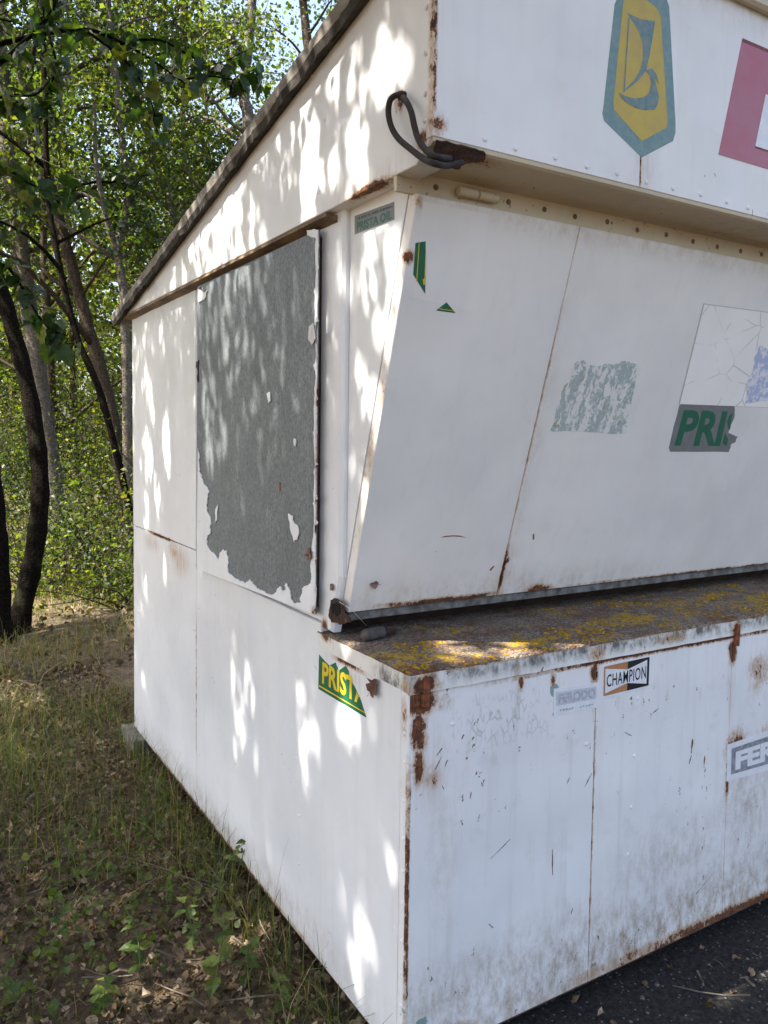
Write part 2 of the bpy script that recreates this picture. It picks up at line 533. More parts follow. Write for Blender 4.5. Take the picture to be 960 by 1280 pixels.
M_shutter = paint('white_paint_shutter', base=(0.81, 0.77, 0.72),
                  rust=[((0.537, 0.32, 1.19), (0.014, 0.09, 0.18), 0.75), ((0.34, 0.35, 1.117), (0.36, 0.06, 0.026), 0.95, True), ((0.70, 0.35, 1.122), (0.12, 0.05, 0.035), 0.9),
                        ((1.6, 0.35, 1.115), (1.2, 0.06, 0.018), 0.8, True), ((0.535, 0.2, 1.6), (0.008, 0.3, 0.6), 0.42, True), ((0.545, 0.30, 1.23), (0.016, 0.05, 0.02), 0.95),
                        ((0.025, 0.07, 2.02), (0.03, 0.06, 0.03), 0.8), ((0.02, 0.2, 1.6), (0.006, 0.3, 0.6), 0.30, True), ((0.03, 0.04, 2.14), (0.03, 0.06, 0.03), 0.5)],
                  stain=[((0.55, 0.31, 1.2), (0.05, 0.1, 0.10), 0.5)],
                  specks=0.8, dirt=0.26, chipz=0.9, rough=0.4, grime_col=(0.40, 0.30, 0.17), grime=[((1.0, 0.03, 2.15), (2.0, 0.1, 0.06), 0.55, True), ((0.55, 0.2, 1.6), (0.05, 0.4, 0.7), 0.35), ((0.5, 0.33, 1.14), (1.4, 0.1, 0.09), 0.55)],
                  speck_masks=[((0.75, 0.25, 1.36), (0.42, 0.3, 0.26), 1.0), ((0.25, 0.3, 1.28), (0.3, 0.3, 0.2), 0.6)])
M_fascia = paint('white_paint_fascia', base=(0.81, 0.77, 0.72),
                 rust=[((0.605, -0.1, 2.29), (0.007, 0.05, 0.10), 0.75, True), ((-0.02, -0.1, 2.26), (0.05, 0.05, 0.05), 0.7), ((-0.028, -0.1, 2.4), (0.012, 0.03, 0.4), 0.65, True),
                       ((0.605, -0.1, 2.5), (0.004, 0.05, 0.3), 0.4, True)],
                 stain=[((0.62, -0.1, 2.28), (0.05, 0.05, 0.08), 0.35)], specks=0.12, dirt=0.26, rough=0.4, grime_col=(0.42, 0.33, 0.20), grime=[((1.2, -0.1, 2.78), (2.5, 0.05, 0.10), 0.5, True), ((0.62, -0.1, 2.30), (0.10, 0.05, 0.14), 0.4)])
M_gable = paint('white_paint_gable', base=(0.775, 0.77, 0.765),
                rust=[((-0.03, 0.16, 2.192), (0.05, 0.22, 0.024), 0.95), ((-0.03, -0.095, 2.4), (0.05, 0.012, 0.3), 0.9, True), ((-0.03, 0.03, 2.35), (0.05, 0.04, 0.05), 0.62),
                      ((-0.03, -0.06, 2.24), (0.05, 0.05, 0.04), 0.75)],
                stain=[((-0.03, 0.2, 2.20), (0.05, 0.3, 0.06), 0.55)],
                grime=[((-0.03, 1.2, 2.44), (0.08, 1.6, 0.04), 0.0), ((0.0, 0.2, 2.188), (0.05, 0.5, 0.006), 0.9, True)],
                specks=0.12, dirt=0.22, rough=0.36, grime_col=(0.42, 0.36, 0.22))
M_cream = paint('cream_paint_soffit', base=(0.56, 0.47, 0.32),
                rust=[((0.08, -0.07, 2.22), (0.20, 0.05, 0.03), 0.6), ((0.2, 0.04, 2.19), (0.07, 0.03, 0.02), 0.7), ((1.8, 0.012, 2.208), (2.0, 0.022, 0.012), 0.40, True), ((1.8, -0.05, 2.214), (2.0, 0.02, 0.012), 0.22, True)],
                grime=[((1.8, 0.0, 2.2), (2.2, 0.12, 0.05), 0.75, True)], specks=1.1, dirt=0.9, chipz=1.0, rough=0.5, grime_col=(0.36, 0.25, 0.12), dent=0.4)
M_trim = paint('white_paint_counter_edge', base=(0.76, 0.735, 0.69),
               rust=[((0.035, 0, 1.01), (0.08, 0.06, 0.05), 0.95), ((0.60, 0, 1.01), (0.06, 0.03, 0.04), 0.7), ((1.2, 0, 1.01), (0.05, 0.03, 0.06), 1.0), ((0.9, 0, 1.046), (1.4, 0.02, 0.016), 0.85, True),
                     ((0.0, 0.42, 1.04), (0.03, 0.07, 0.03), 0.85), ((0.0, 0.2, 1.05), (0.012, 0.3, 0.014), 0.6, True), ((0.32, 0, 1.01), (0.02, 0.03, 0.05), 0.55), ((0.9, 0, 1.02), (0.14, 0.03, 0.03), 0.65)],
               grime=[((0.9, 0, 1.035), (1.6, 0.04, 0.042), 1.9, True), ((0, 0.06, 1.0), (0.04, 0.14, 0.10), 2.2), ((0.1, 0, 1.03), (0.3, 0.04, 0.04), 1.6)], specks=1.2, dirt=1.0, chipz=0.5, grime_col=(0.055, 0.055, 0.05),
               teal=[((0.78, 0, 1.02), (0.12, 0.04, 0.03), 0.5)])

# ---- inner frame closing the box behind the sheets
prof = [(0.012, 0.09), (0.012, 1.03), (0.47, 1.03), (0.43, 1.09), (0.11, 2.15), (0.072, 2.25), (-0.075, 2.25), (-0.075, 2.655), (2.57, 2.165), (2.57, 0.09)]
V = [(0.032, y, z) for y, z in prof] + [(KW - 0.032, y, z) for y, z in prof]
k = len(prof)
F = [tuple(range(k)), tuple(range(2 * k - 1, k - 1, -1))] + [(i, i + k, (i + 1) % k + k, (i + 1) % k) for i in range(k)]
obj('frame', V, F, M_core, kiosk)


def side_sheet(name, yz, x, t, mat, bev=0.002):
    return plate(name, [(x, y, z) for y, z in yz], (-1, 0, 0), t, mat, kiosk, bev)


side_sheet('side_panel', [(2.6, 0.08), (1.584, 0.08), (1.584, 1.127), (2.6, 1.127)], 0.0, 0.031, M_side)
side_sheet('side_panel', [(2.6, 1.131), (1.584, 1.131), (1.584, 2.205), (2.6, 2.205)], -0.001, 0.031, M_side)
side_sheet('side_panel', [(1.580, 0.08), (0.036, 0.08), (0.036, 0.998), (0.462, 0.998), (0.462, 1.066), (1.580, 1.066)], -0.0005, 0.031, M_side)
side_sheet('corner_strip', [(0.0335, 0.08), (0.0006, 0.08), (0.0006, 0.994), (0.0335, 0.998)], -0.0025, 0.033, M_corner, 0.003)
# window surround with a rounded front edge stepping back to the recessed cheek
V, F = plate_geo([(0.0, y, z) for y, z in [(1.580, 1.069), (0.462, 1.069), (0.462, 1.052), (0.402, 1.052), (0.352, 1.215), (0.352, 2.205), (1.580, 2.205)]], (-1, 0, 0), 0.031, 0.009)
obj('side_panel', V, F, M_side, kiosk)
side_sheet('cheek_panel', [(0.3505, 2.215), (0.052, 2.215), (0.0795, 2.134), (0.3505, 1.232)], 0.020, 0.014, M_side, 0.001)
# gable
roof_z = lambda y: 2.668 - 0.185 * y
plate('gable_panel', [(-0.03, y, z) for y, z in [(2.585, 2.19), (-0.04, 2.191), (-0.098, 2.232), (-0.098, 2.80), (-0.075, 2.80), (-0.075, roof_z(-0.075)), (2.585, roof_z(2.585) + 0.001)]], (-1, 0, 0), 0.062, M_gable, kiosk, 0.002)
# far gable, far side and back
plate('side_panel', [(KW, y, z) for y, z in [(0.0, 0.08), (2.6, 0.08), (2.6, 2.186), (-0.098, roof_z(-0.098)), (-0.098, 2.232), (0.07, 2.15), (0.40, 1.05), (0, 1.0)]], (1, 0, 0), 0.031, M_side, kiosk)
for i in range(3):
    plate('back_panel', [(x, 2.602, z) for x, z in [(i * KW / 3 + 0.002, 0.08), ((i + 1) * KW / 3 - 0.002, 0.08), ((i + 1) * KW / 3 - 0.002, 2.18), (i * KW / 3 + 0.002, 2.18)]], (0, 1, 0), 0.030, M_side, kiosk)
# drip lath under the gable
M_lath = plain('brown_weathered_lath', (0.23, 0.155, 0.085), 0.8, 0.6, 26, col2=(0.085, 0.055, 0.035), bump=0.4, stretch=(1, 0.3, 1))
V, F = [], []
ys = np.linspace(0.385, 2.63, 46)
for i, y in enumerate(ys):
    j = random.uniform(-0.0015, 0.0015)
    z0 = 2.1885
    V += [(-0.036 + j, y, z0 - 0.004 + j), (-0.036 + j, y, z0 - 0.013 + j), (0.001, y, z0 - 0.024 + j), (0.001, y, z0 - 0.006)]
for i in range(len(ys) - 1):
    for q in range(4):
        F.append((i * 4 + q, i * 4 + (q + 1) % 4, i * 4 + 4 + (q + 1) % 4, i * 4 + 4 + q))
F += [(0, 1, 2, 3), tuple(4 * (len(ys) - 1) + q for q in (3, 2, 1, 0))]
obj('drip_strip', V, F, M_lath, kiosk)

# ---- front sheets below the counter
fx = [0.0005, 0.6085, 0.6115, 1.1965, 1.1995, 2.2, 2.203, KW]
for i in range(4):
    plate('front_panel', [(fx[2 * i], y_, z) for z, y_ in ()] or [(fx[2 * i], -0.0005 * (i % 2), 0.08), (fx[2 * i + 1], -0.0005 * (i % 2), 0.08), (fx[2 * i + 1], -0.0005 * (i % 2), 0.992), (fx[2 * i], -0.0005 * (i % 2), 0.992)],
          (0, -1, 0), 0.0118, M_front, kiosk, 0.0015)
M_rail = plain('rusty_bottom_rail', (0.13, 0.075, 0.045), 0.85, 0.5, 45, col2=(0.045, 0.028, 0.02))
box('bottom_rail', (0.012, 0.013, 0.062), (KW - 0.01, 0.05, 0.0795), M_rail, kiosk, 0.002)
box('bottom_rail', (0.010, 0.052, 0.060), (0.05, 2.59, 0.0795), M_rail, kiosk, 0.002)

# ---- counter slab: crusted top, painted folded edge
M_crust, nt, bs = new_mat('lichen_crusted_counter')
pos = coords(nt)
g1 = noise_(nt, pos, 140, 4, 0.7)
g2 = noise_(nt, pos, 13, 5, 0.65)
col = mixc(nt, maprange(nt, g2, 0.36, 0.62), (0.15, 0.072, 0.040), (0.185, 0.135, 0.095))
vg = N(nt, 'TexVoronoi', {'Vector': coords(nt, (1, 1.6, 1)), 'Scale': 150.0})
gs = N(nt, 'SeparateColor', {0: vg.outputs[1]})
col = mixc(nt, math_(nt, 'MULTIPLY', math_(nt, 'LESS_THAN', vg.outputs[0], 0.5), math_(nt, 'MULTIPLY', gs.outputs[0], maprange(nt, g2, 0.38, 0.56))), col, (0.34, 0.28, 0.22))
col = mixc(nt, math_(nt, 'MULTIPLY', math_(nt, 'GREATER_THAN', gs.outputs[1], 0.7), 0.7), col, (0.030, 0.026, 0.024))
lich = math_(nt, 'ADD', blobs(nt, pos, [((0.12, 0.12, 1.05), (0.28, 0.22, 0.1), 0.55), ((0.45, 0.10, 1.05), (0.35, 0.16, 0.1), 0.60), ((0.95, 0.16, 1.05), (0.40, 0.20, 0.1), 0.62), ((1.5, 0.2, 1.05), (0.5, 0.25, 0.1), 0.6), ((2.6, 0.2, 1.05), (0.9, 0.25, 0.1), 0.6)]),
             math_(nt, 'MULTIPLY', math_(nt, 'SUBTRACT', noise_(nt, pos, 15, 6, 0.70), 0.5), 2.6))
col = mixc(nt, maprange(nt, lich, 0.50, 0.70), col, mixc(nt, maprange(nt, g1, 0.3, 0.7), (0.50, 0.30, 0.020), (0.24, 0.155, 0.018)))
rr_ = math_(nt, 'ADD', blobs(nt, pos, [((0.03, 0.02, 1.05), (0.16, 0.10, 0.1), 0.9), ((0.25, 0.22, 1.05), (0.3, 0.12, 0.1), 0.55), ((1.0, 0.3, 1.05), (0.6, 0.10, 0.1), 0.5), ((1.2, 0.02, 1.05), (0.10, 0.06, 0.1), 0.8), ((0.12, 0.36, 1.05), (0.22, 0.10, 0.1), 0.6)]), math_(nt, 'MULTIPLY', math_(nt, 'SUBTRACT', noise_(nt, pos, 40, 5, 0.7), 0.5), 1.6))
col = mixc(nt, maprange(nt, rr_, 0.5, 0.7), col, rust_color(nt, pos))
nt.links.new(col, bs.inputs['Base Color'])
bs.inputs['Roughness'].default_value = 0.95
bb = N(nt, 'Bump', {'Strength': 1.0, 'Distance': 0.006, 'Height': math_(nt, 'ADD', math_(nt, 'MULTIPLY', vg.outputs[0], -0.6), math_(nt, 'ADD', g1, maprange(nt, lich, 0.6, 0.9, 0, 0.8)))})
nt.links.new(bb.outputs[0], bs.inputs['Normal'])

nx, ny = 260, 34
xs = np.linspace(-0.006, KW + 0.006, nx)
yy = np.linspace(-0.007, 0.478, ny)
V, F, fm = [], [], []


def ctop(x, y):
    e = min(1.0, (y + 0.007) / 0.012, (x + 0.006) / 0.012)
    return 1.0440 + 0.0016 * mnoise.noise(Vector((x * 9, y * 9, 0))) + 0.0012 * mnoise.noise(Vector((x * 40, y * 40, 2))) - 0.004 * (1 - e) ** 2


for y in yy:
    for x in xs:
        V.append((x, y, ctop(x, y)))
for j in range(ny - 1):
    for i in range(nx - 1):
        F.append((j * nx + i, j * nx + i + 1, (j + 1) * nx + i + 1, (j + 1) * nx + i))
        fm.append(0)
b0 = len(V)
for i, x in enumerate(xs):                                   # front lip
    wv = 0.0012 * mnoise.noise(Vector((x * 14, 0, 5)))
    V += [(x, -0.0075 + wv, 0.9945 + wv * 0.8), (x, 0.004, 0.9945)]
for i in range(nx - 1):
    F.append((b0 + 2 * i, b0 + 2 * i + 2, i + 1, i)); fm.append(1)
    F.append((b0 + 2 * i + 1, b0 + 2 * i + 3, b0 + 2 * i + 2, b0 + 2 * i)); fm.append(1)
b1 = len(V)
for j, y in enumerate(yy):                                   # left lip
    V += [(-0.0065, min(y, 0.459), 0.9985), (0.004, min(y, 0.459), 0.9985)]
for j in range(ny - 1):
    F.append((j * nx, (j + 1) * nx, b1 + 2 * j + 2, b1 + 2 * j)); fm.append(1)
    F.append((b1 + 2 * j, b1 + 2 * j + 2, b1 + 2 * j + 3, b1 + 2 * j + 1)); fm.append(1)
b2 = len(V)
for j, y in enumerate(yy):
    V += [(KW + 0.0065, y, 0.9985)]
for j in range(ny - 1):
    F.append((j * nx + nx - 1, b2 + j, b2 + j + 1, (j + 1) * nx + nx - 1)); fm.append(1)
counter = obj('counter', V, F, [M_crust, M_trim], kiosk, fm, True)
counter.data.polygons.foreach_set('use_smooth', [m == 0 for m in fm])
tag(counter, 'rusty counter top crusted with grey grit and yellow lichen')

# lichen and grit crumbs: real relief on the counter
M_lichen = foliage('yellow_lichen', [(0.0, (0.32, 0.17, 0.012)), (0.45, (0.48, 0.29, 0.025)), (0.62, (0.20, 0.18, 0.15)), (1.0, (0.10, 0.085, 0.07))], 0.0, 0.95, 0.1)
Vl, Fl, Rl = [], [], []
rr = random.Random(5)
cnt = 0
while cnt < 5200:
    x, y = rr.uniform(0.0, 2.4), rr.uniform(0.0, 0.40)
    v = mnoise.noise(Vector((x * 7, y * 10, 4.2))) + 0.6 * mnoise.noise(Vector((x * 24, y * 28, 9)))
    yellow = v > 0.10
    if not yellow and rr.random() < 0.45:
        continue
    if x < 0.2 and y > 0.25:
        continue
    s = rr.uniform(0.0018, 0.0062) * (1.25 if yellow else 0.7)
    z = ctop(x, y)
    h = s * rr.uniform(0.3, 0.7)
    o = len(Vl)
    a0 = rr.uniform(0, 6.3)
    for q in range(5):
        a = a0 + q * 1.2566
        rad = s * rr.uniform(0.7, 1.2)
        Vl.append((x + math.cos(a) * rad, y + math.sin(a) * rad, z - 0.0006))
    Vl.append((x, y, z + h))
    for q in range(5):
        Fl.append((o + q, o + (q + 1) % 5, o + 5))
    Rl += [rr.uniform(0, 0.5) if yellow else rr.uniform(0.6, 1.0)] * 6
    cnt += 1
tag(np_obj('lichen', Vl, Fl, M_lichen, kiosk, Rl, False), kind='stuff')

# rusty corner brackets on the counter edge
M_bracket = plain('orange_rust_bracket', (0.26, 0.075, 0.03), 0.9, 0.6, 60, col2=(0.10, 0.032, 0.016), bump=0.6)
for bx in (0.030, 1.198):
    a = on_y((528, 842), -0.0)
    plate('rust_bracket', [(bx, -0.0125, 0.962), (bx + 0.019, -0.0125, 0.958), (bx + 0.021, -0.0125, 1.026), (bx + 0.003, -0.0125, 1.031)], (0, -1, 0), 0.010, M_bracket, kiosk, 0.003)

# ---- sill bar below the shutter
box('sill', (0.03, 0.354, 1.092), (KW - 0.03, 0.425, 1.1165), plain('grey_sill_metal', (0.20, 0.195, 0.185), 0.7, 0.5, 30, col2=(0.07, 0.058, 0.048)), kiosk, 0.002)

# ---- shutter (leans outward at the top)
SH_P, SH_N = (0, 0.04, 2.124), np.array((0, -1, -0.3008)) / math.sqrt(1 + 0.3008 ** 2)


def sh(x, z, off=0.0):
    y = 0.04 + (2.124 - z) * 0.3008
    return np.array((x, y, z)) + SH_N * off


shx = [0.0205, 0.5335, 0.5365, 1.9, 1.903, KW - 0.02]
shutter = empty('shutter', (0, 0, 0))
shutter.parent = kiosk
for i in range(3):
    plate('shutter_panel', [sh(shx[2 * i], 1.118), sh(shx[2 * i + 1], 1.118), sh(shx[2 * i + 1], 2.155), sh(shx[2 * i], 2.155)], SH_N, 0.034, M_shutter, shutter, 0.0025)
# raised seam lips and the shutter's side flange
box_m = M_shutter
V, F = merge([plate_geo([sh(0.538, 1.12, 0.0012), sh(0.556, 1.12, 0.0012), sh(0.556, 2.152, 0.0012), sh(0.538, 2.152, 0.0012)], SH_N, 0.003, 0.001)])
obj('seam_lip', V, F, M_shutter, shutter)

# ---- soffit, hinge rail
prof = [(-0.094, 2.240), (-0.1015, 2.232), (-0.1005, 2.224), (-0.094, 2.2195), (-0.082, 2.217), (0.02, 2.208), (0.043, 2.2055), (0.043, 2.157), (0.055, 2.157), (0.060, 2.24)]
k = len(prof)
V = [(-0.028, y, z) for y, z in prof] + [(KW, y, z) for y, z in prof]
F = [tuple(range(k)), tuple(range(2 * k - 1, k - 1, -1))] + [(i, i + k, (i + 1) % k + k, (i + 1) % k) for i in range(k)]
obj('soffit', V, F, M_cream, kiosk)
for hx in (0.135, 1.40, 2.9):
    geos = []
    for q, (xa, xb) in enumerate(((hx, hx + 0.058), (hx + 0.061, hx + 0.12))):
        geos.append(tube_geo([(xa, 0.030, 2.180), (xa + 0.003, 0.030, 2.180), (xb - 0.003, 0.030, 2.180), (xb, 0.030, 2.180)], [0.009, 0.0115, 0.0115, 0.009], 14))
    V, F = merge(geos)
    obj('hinge', V, F, M_cream, shutter, smooth=False)

# ---- fascia
FY = -0.10
fz = 2.2335
fxs = [-0.0315, 0.6035, 0.6065, 1.90, 1.903, KW + 0.03]
for i in range(3):
    a, b = fxs[2 * i], fxs[2 * i + 1]
    plate('fascia_panel', [(a, FY - 0.003, fz), (b, FY - 0.003, fz), (b, FY - 0.003, 2.80), (a, FY - 0.003, 2.80)], (0, -1, 0), 0.0235, M_fascia, kiosk, 0.002)
FYF = FY - 0.003

# ---- roof
M_roof = plain('grey_roof_board', (0.27, 0.245, 0.215), 0.9, 0.5, 18, col2=(0.11, 0.10, 0.086), bump=0.6, stretch=(1, 0.4, 1))
M_felt = plain('tar_felt', (0.045, 0.036, 0.03), 0.95, 0.5, 22, bump=0.7)
V, F, fm = [], [], []
ys = np.linspace(-0.078, 2.76, 170)
for i, y in enumerate(ys):
    j1, j2 = 0.008 * mnoise.noise(Vector((0, y * 9, 1))) + 0.005 * mnoise.noise(Vector((0, y * 37, 1))), 0.007 * mnoise.noise(Vector((3, y * 11, 1))) + 0.006 * mnoise.noise(Vector((3, y * 43, 1)))
    z = roof_z(y)
    sect = [(-0.026, z + 0.001), (-0.058 + j1, z - 0.011 + j2), (-0.064 + j1, z + 0.012 + j2 * 0.5), (-0.068 + j2, z + 0.042 + j2), (-0.02, z + 0.052), (KW + 0.06, z + 0.052), (KW + 0.06, z + 0.001)]
    V += [(x, y, zz) for x, zz in sect]
for i in range(len(ys) - 1):
    for q in range(7):
        F.append((i * 7 + q, i * 7 + (q + 1) % 7, i * 7 + 7 + (q + 1) % 7, i * 7 + 7 + q))
        fm.append(1 if q in (0, 1, 4) else 0)
F += [tuple(range(7)), tuple(7 * (len(ys) - 1) + q for q in range(6, -1, -1))]
fm += [0, 0]
roof = obj('roof', V, F, [M_roof, M_felt], kiosk, fm)
V, F = [], []
for x in (-0.034, KW + 0.034):
    V += [(x, -0.105, 2.786), (x, -0.122, 2.784), (x, -0.130, 2.792), (x, -0.130, 2.812), (x, -0.120, 2.822), (x, -0.070, 2.824), (x, -0.070, 2.70), (x, -0.079, 2.70), (x, -0.079, 2.80), (x, -0.105, 2.80)]
F = [tuple(range(10)), tuple(range(19, 9, -1))] + [(i, i + 10, (i + 1) % 10 + 10, (i + 1) % 10) for i in range(10)]
obj('coping', V, F, M_cream, kiosk)
# flakes of old roofing felt under the roof edge
geos = []
rr = random.Random(8)
for i in range(42):
    y = rr.uniform(0.1, 2.6)
    L, h = rr.uniform(0.02, 0.09), rr.uniform(0.006, 0.016)
    z = roof_z(y)
    x = -0.052 + rr.uniform(-0.006, 0.008)
    geos.append(plate_geo([(x, y, z + 0.004), (x - 0.002, y - L, z + 0.185 * L + 0.004), (x - 0.005, y - L * rr.uniform(0.6, 1), z + 0.185 * L - h), (x - 0.004, y - L * 0.3, z - h * rr.uniform(0.4, 1.4))], (-1, 0, 0), 0.002, 0.0003))
V, F = merge(geos)
tag(obj('felt_flakes', V, F, M_felt, kiosk), kind='stuff')

# ---- small window shutter on the side: bare galvanised sheet with remains of white paint
WX = -0.022
m, nt, bs = new_mat('bare_galvanised_sheet')
pos = coords(nt)
sp = N(nt, 'TexVoronoi', {'Vector': coords(nt, (1, 1, 0.35)), 'Scale': 120.0})
a = noise_(nt, coords(nt, (1, 1, 0.6)), 150, 4, 0.85)
c = mixc(nt, maprange(nt, a, 0.30, 0.70), (0.068, 0.079, 0.087), (0.25, 0.27, 0.285))
c = mixc(nt, math_(nt, 'MULTIPLY', N(nt, 'SeparateColor', {0: sp.outputs[1]}).outputs[0], 0.14), c, (0.26, 0.28, 0.29))
c = mixc(nt, maprange(nt, noise_(nt, coords(nt, (1, 1, 0.3)), 5, 4, 0.6), 0.40, 0.72, 0, 0.5), c, (0.10, 0.115, 0.12))
c = mixc(nt, math_(nt, 'MULTIPLY', maprange(nt, noise_(nt, coords(nt, (40, 40, 1.2)), 1.0, 3), 0.6, 0.8), 0.35), c, (0.30, 0.31, 0.31))
nt.links.new(c, bs.inputs['Base Color'])
bs.inputs['Metallic'].default_value = 0.25
bs.inputs['Roughness'].default_value = 0.55
b = N(nt, 'Bump', {'Strength': 0.4, 'Distance': 0.004, 'Height': a})
nt.links.new(b.outputs[0], bs.inputs['Normal'])
M_galv = m
M_flake = paint('white_paint_flakes', rust=[((WX, 0.45, 1.6), (0.05, 0.016, 0.7), 0.35, True), ((WX, 0.46, 1.10), (0.05, 0.03, 0.04), 0.6)], specks=0.3, dirt=0.35)
wc = [on_x(p, WX) for p in ((246.5, 358), (397, 287), (393, 768), (245.5, 711))]
win = empty('window_shutter', (0, 0, 0))
win.parent = kiosk
plate('galvanised_sheet', wc, (-1, 0, 0), 0.007, M_galv, win, 0.002)
wm_ = sum(wc) / 4
plate('backing_board', [np.array((WX + 0.0068, *(p[1:] + np.sign(wm_[1:] - p[1:]) * 0.016))) for p in wc], (-1, 0, 0), 0.0165, M_core, win, 0.001)
# folded right margin
fa = [on_x(p, WX - 0.002) for p in ((384, 293), (397, 287), (393.5, 768), (384, 764))]
plate('folded_edge', fa, (-1, 0, 0), 0.003, M_galv, win, 0.001)
plate('painted_edge', [on_x(p, WX - 0.0035) for p in [(394.6, 300)] + [tuple(p) for p in ragged([(394.6, 300), (393.2, 380), (394.2, 450), (392.2, 520), (392.6, 600), (390.0, 680), (388.0, 730)], 1.8, 4, 21, False)] + [(389, 764), (393.2, 767), (395.2, 530), (397.0, 288)]], (-1, 0, 0), 0.003, M_flake, win, 0.0003)


def paint_patch(px, name='paint_flake', amp=2.5, seed=0, x=WX - 0.0042, t=0.0024, depth=2, mat=None, parent=win):
    P = ragged(px, amp, depth, seed)
    return plate(name, [on_x(p, x) for p in P], (-1, 0, 0), t, mat or M_flake, parent, 0.0003)


gray = [(247, 560), (249, 585), (253, 600), (261, 616), (259, 628), (260, 642), (262, 660), (258, 674), (264, 690), (273, 701), (278, 687), (284, 687), (285, 713), (297, 724), (307, 729),
        (311, 724), (318, 732), (326, 738), (342, 743), (349, 733), (355, 738), (357, 729), (362, 742), (367, 754), (376, 752), (378, 738), (384, 732), (390, 722)]
line = ragged(gray, 2.6, 3, 3, closed=False)
low = [tuple(p) for p in line] + [(392, 712), (393, 768), (320, 740), (246, 711), (246, 640)]
plate('paint_flake', [on_x(p, WX - 0.0045) for p in low], (-1, 0, 0), 0.0035, M_flake, win, 0.0003)
paint_patch([(247, 361), (254, 366), (259, 363), (257, 372), (253, 375), (248, 378)], seed=1, amp=1.2)
paint_patch([(360, 642), (366, 644), (368, 655), (373, 661), (371, 675), (367, 678), (363, 664)], seed=2, amp=1.5)
paint_patch([(333, 492), (337, 490), (338, 500), (335, 504)], seed=3, amp=0.8)
paint_patch([(367, 548), (370, 550), (369, 558), (367, 556)], seed=4, amp=0.6)
paint_patch([(269, 636), (272, 630), (271, 650), (268, 656)], seed=5, amp=0.8)
paint_patch([(383, 288), (392, 286), (397, 287), (396, 300), (394, 297), (384, 294)], seed=6, amp=1.0)
rr = random.Random(4)
yv = 300
while yv < 765:
    L = rr.uniform(8, 30)
    wd = rr.uniform(2.0, 5.0) if yv < 660 else rr.uniform(4, 8)
    paint_patch([(397.5 - (yv - 287) / 481 * 3.8, yv), (397.5 - wd * 0.4, yv + L * 0.25), (397 - wd - (yv - 287) / 481 * 3.8, yv + L * 0.5), (397 - wd * 0.4 - (yv - 287) / 481 * 3.8, yv + L * 0.85), (397.2 - (yv + L - 287) / 481 * 3.8, yv + L)], seed=int(yv), amp=1.2)
    yv += L + rr.uniform(4, 26)
# curled flake and leaf-brown rust tab on the edge
q = [on_x(p, WX - 0.006) for p in ((386, 408), (399, 405), (400, 424), (390, 431), (385, 424))]
q[1] = q[1] + np.array((-0.02, 0, 0)); q[2] = q[2] + np.array((-0.016, 0, 0))
obj('curled_flake', [*q, *[p + np.array((0.003, 0.001, 0.001)) for p in q]], [(0, 1, 2, 3, 4), (9, 8, 7, 6, 5)] + [(i, i + 5, (i + 1) % 5 + 5, (i + 1) % 5) for i in range(5)], M_flake, win)
plate('red_primer_mark', [on_x(p, WX - 0.0008) for p in ragged([(349, 603), (351, 603), (351, 614), (349.5, 615)], 0.4, 1, 1)], (-1, 0, 0), 0.002, M_bracket, win, 0.0002)
for p in (((245, 452), (248, 450), (248, 478), (246, 475), (247, 465), (244.5, 458)), ((393, 487), (397, 486), (397, 508), (394, 506)), ((248, 360), (251, 358), (252, 363), (249, 365))):
    plate('rust_tab', [on_x(c_, WX - 0.003) for c_ in ragged(p, 0.8, 1, 2)], (-1, 0, 0), 0.004, M_core, win, 0.0003)
# hooks over the window
for p in ((383, 288), (273, 343)):
    c_ = on_x(p, -0.012)
    V, F = tube_geo([c_ + np.array((0.015, 0, -0.004)), c_ + np.array((-0.004, 0, 0)), c_ + np.array((-0.012, 0, 0.006)), c_ + np.array((-0.012, 0, 0.02))], [0.004] * 4, 8)
    obj('hanging_hook', V, F, M_bracket, win, smooth=True)

# ---- rivets
M_rivet = paint('painted_rivet', specks=0, dirt=0.6, rust=[((-0.03, -0.08, 2.4), (0.05, 0.05, 0.5), 0.35)])


def rivets(name, pts, n, r, mat, parent):
    n = np.array(n, float)
    a = np.cross(n, (0.31, 0.2, 0.9)); a /= np.linalg.norm(a)
    b = np.cross(n, a)
    geos = []
    for p in pts:
        p = np.array(p, float)
        V, F = [], []
        for rad, h in ((r, -0.001), (r * 0.95, r * 0.25), (r * 0.55, r * 0.5)):
            for q in range(8):
                t = q * math.pi / 4
                V.append(p + (a * math.cos(t) + b * math.sin(t)) * rad + n * h)
        for l in range(2):
            for q in range(8):
                F.append((l * 8 + q, l * 8 + (q + 1) % 8, l * 8 + 8 + (q + 1) % 8, l * 8 + 8 + q))
        F.append(tuple(16 + q for q in range(8)))
        geos.append((V, F))
    V, F = merge(geos)
    return tag(obj(name, V, F, mat, parent, smooth=False), kind='stuff')


rr = random.Random(2)
rivets('rivets', [(x + rr.uniform(-0.01, 0.01), FYF, 2.252 + rr.uniform(-0.002, 0.002)) for x in np.arange(0.10, KW, 0.105)], (0, -1, 0), 0.0065, M_rivet, kiosk)
rivets('rivets', [(x + rr.uniform(-0.012, 0.012), 0.043, 2.183 + rr.uniform(-0.003, 0.003)) for x in np.arange(0.07, KW, 0.115)], (0, -1, 0), 0.0075, plain('brown_stained_rivet', (0.22, 0.15, 0.08), 0.7, 0.6, 150, col2=(0.06, 0.035, 0.02)), kiosk)
rivets('rivets', [(-0.031, -0.073, z) for z in (2.275, 2.33, 2.415, 2.51, 2.6)], (-1, 0, 0), 0.006, M_rivet, kiosk)
rivets('rivets', [(-0.0025, 0.0155, z + rr.uniform(-0.01, 0.01)) for z in np.arange(0.14, 0.99, 0.085)], (-1, 0, 0), 0.005, M_rivet, kiosk)
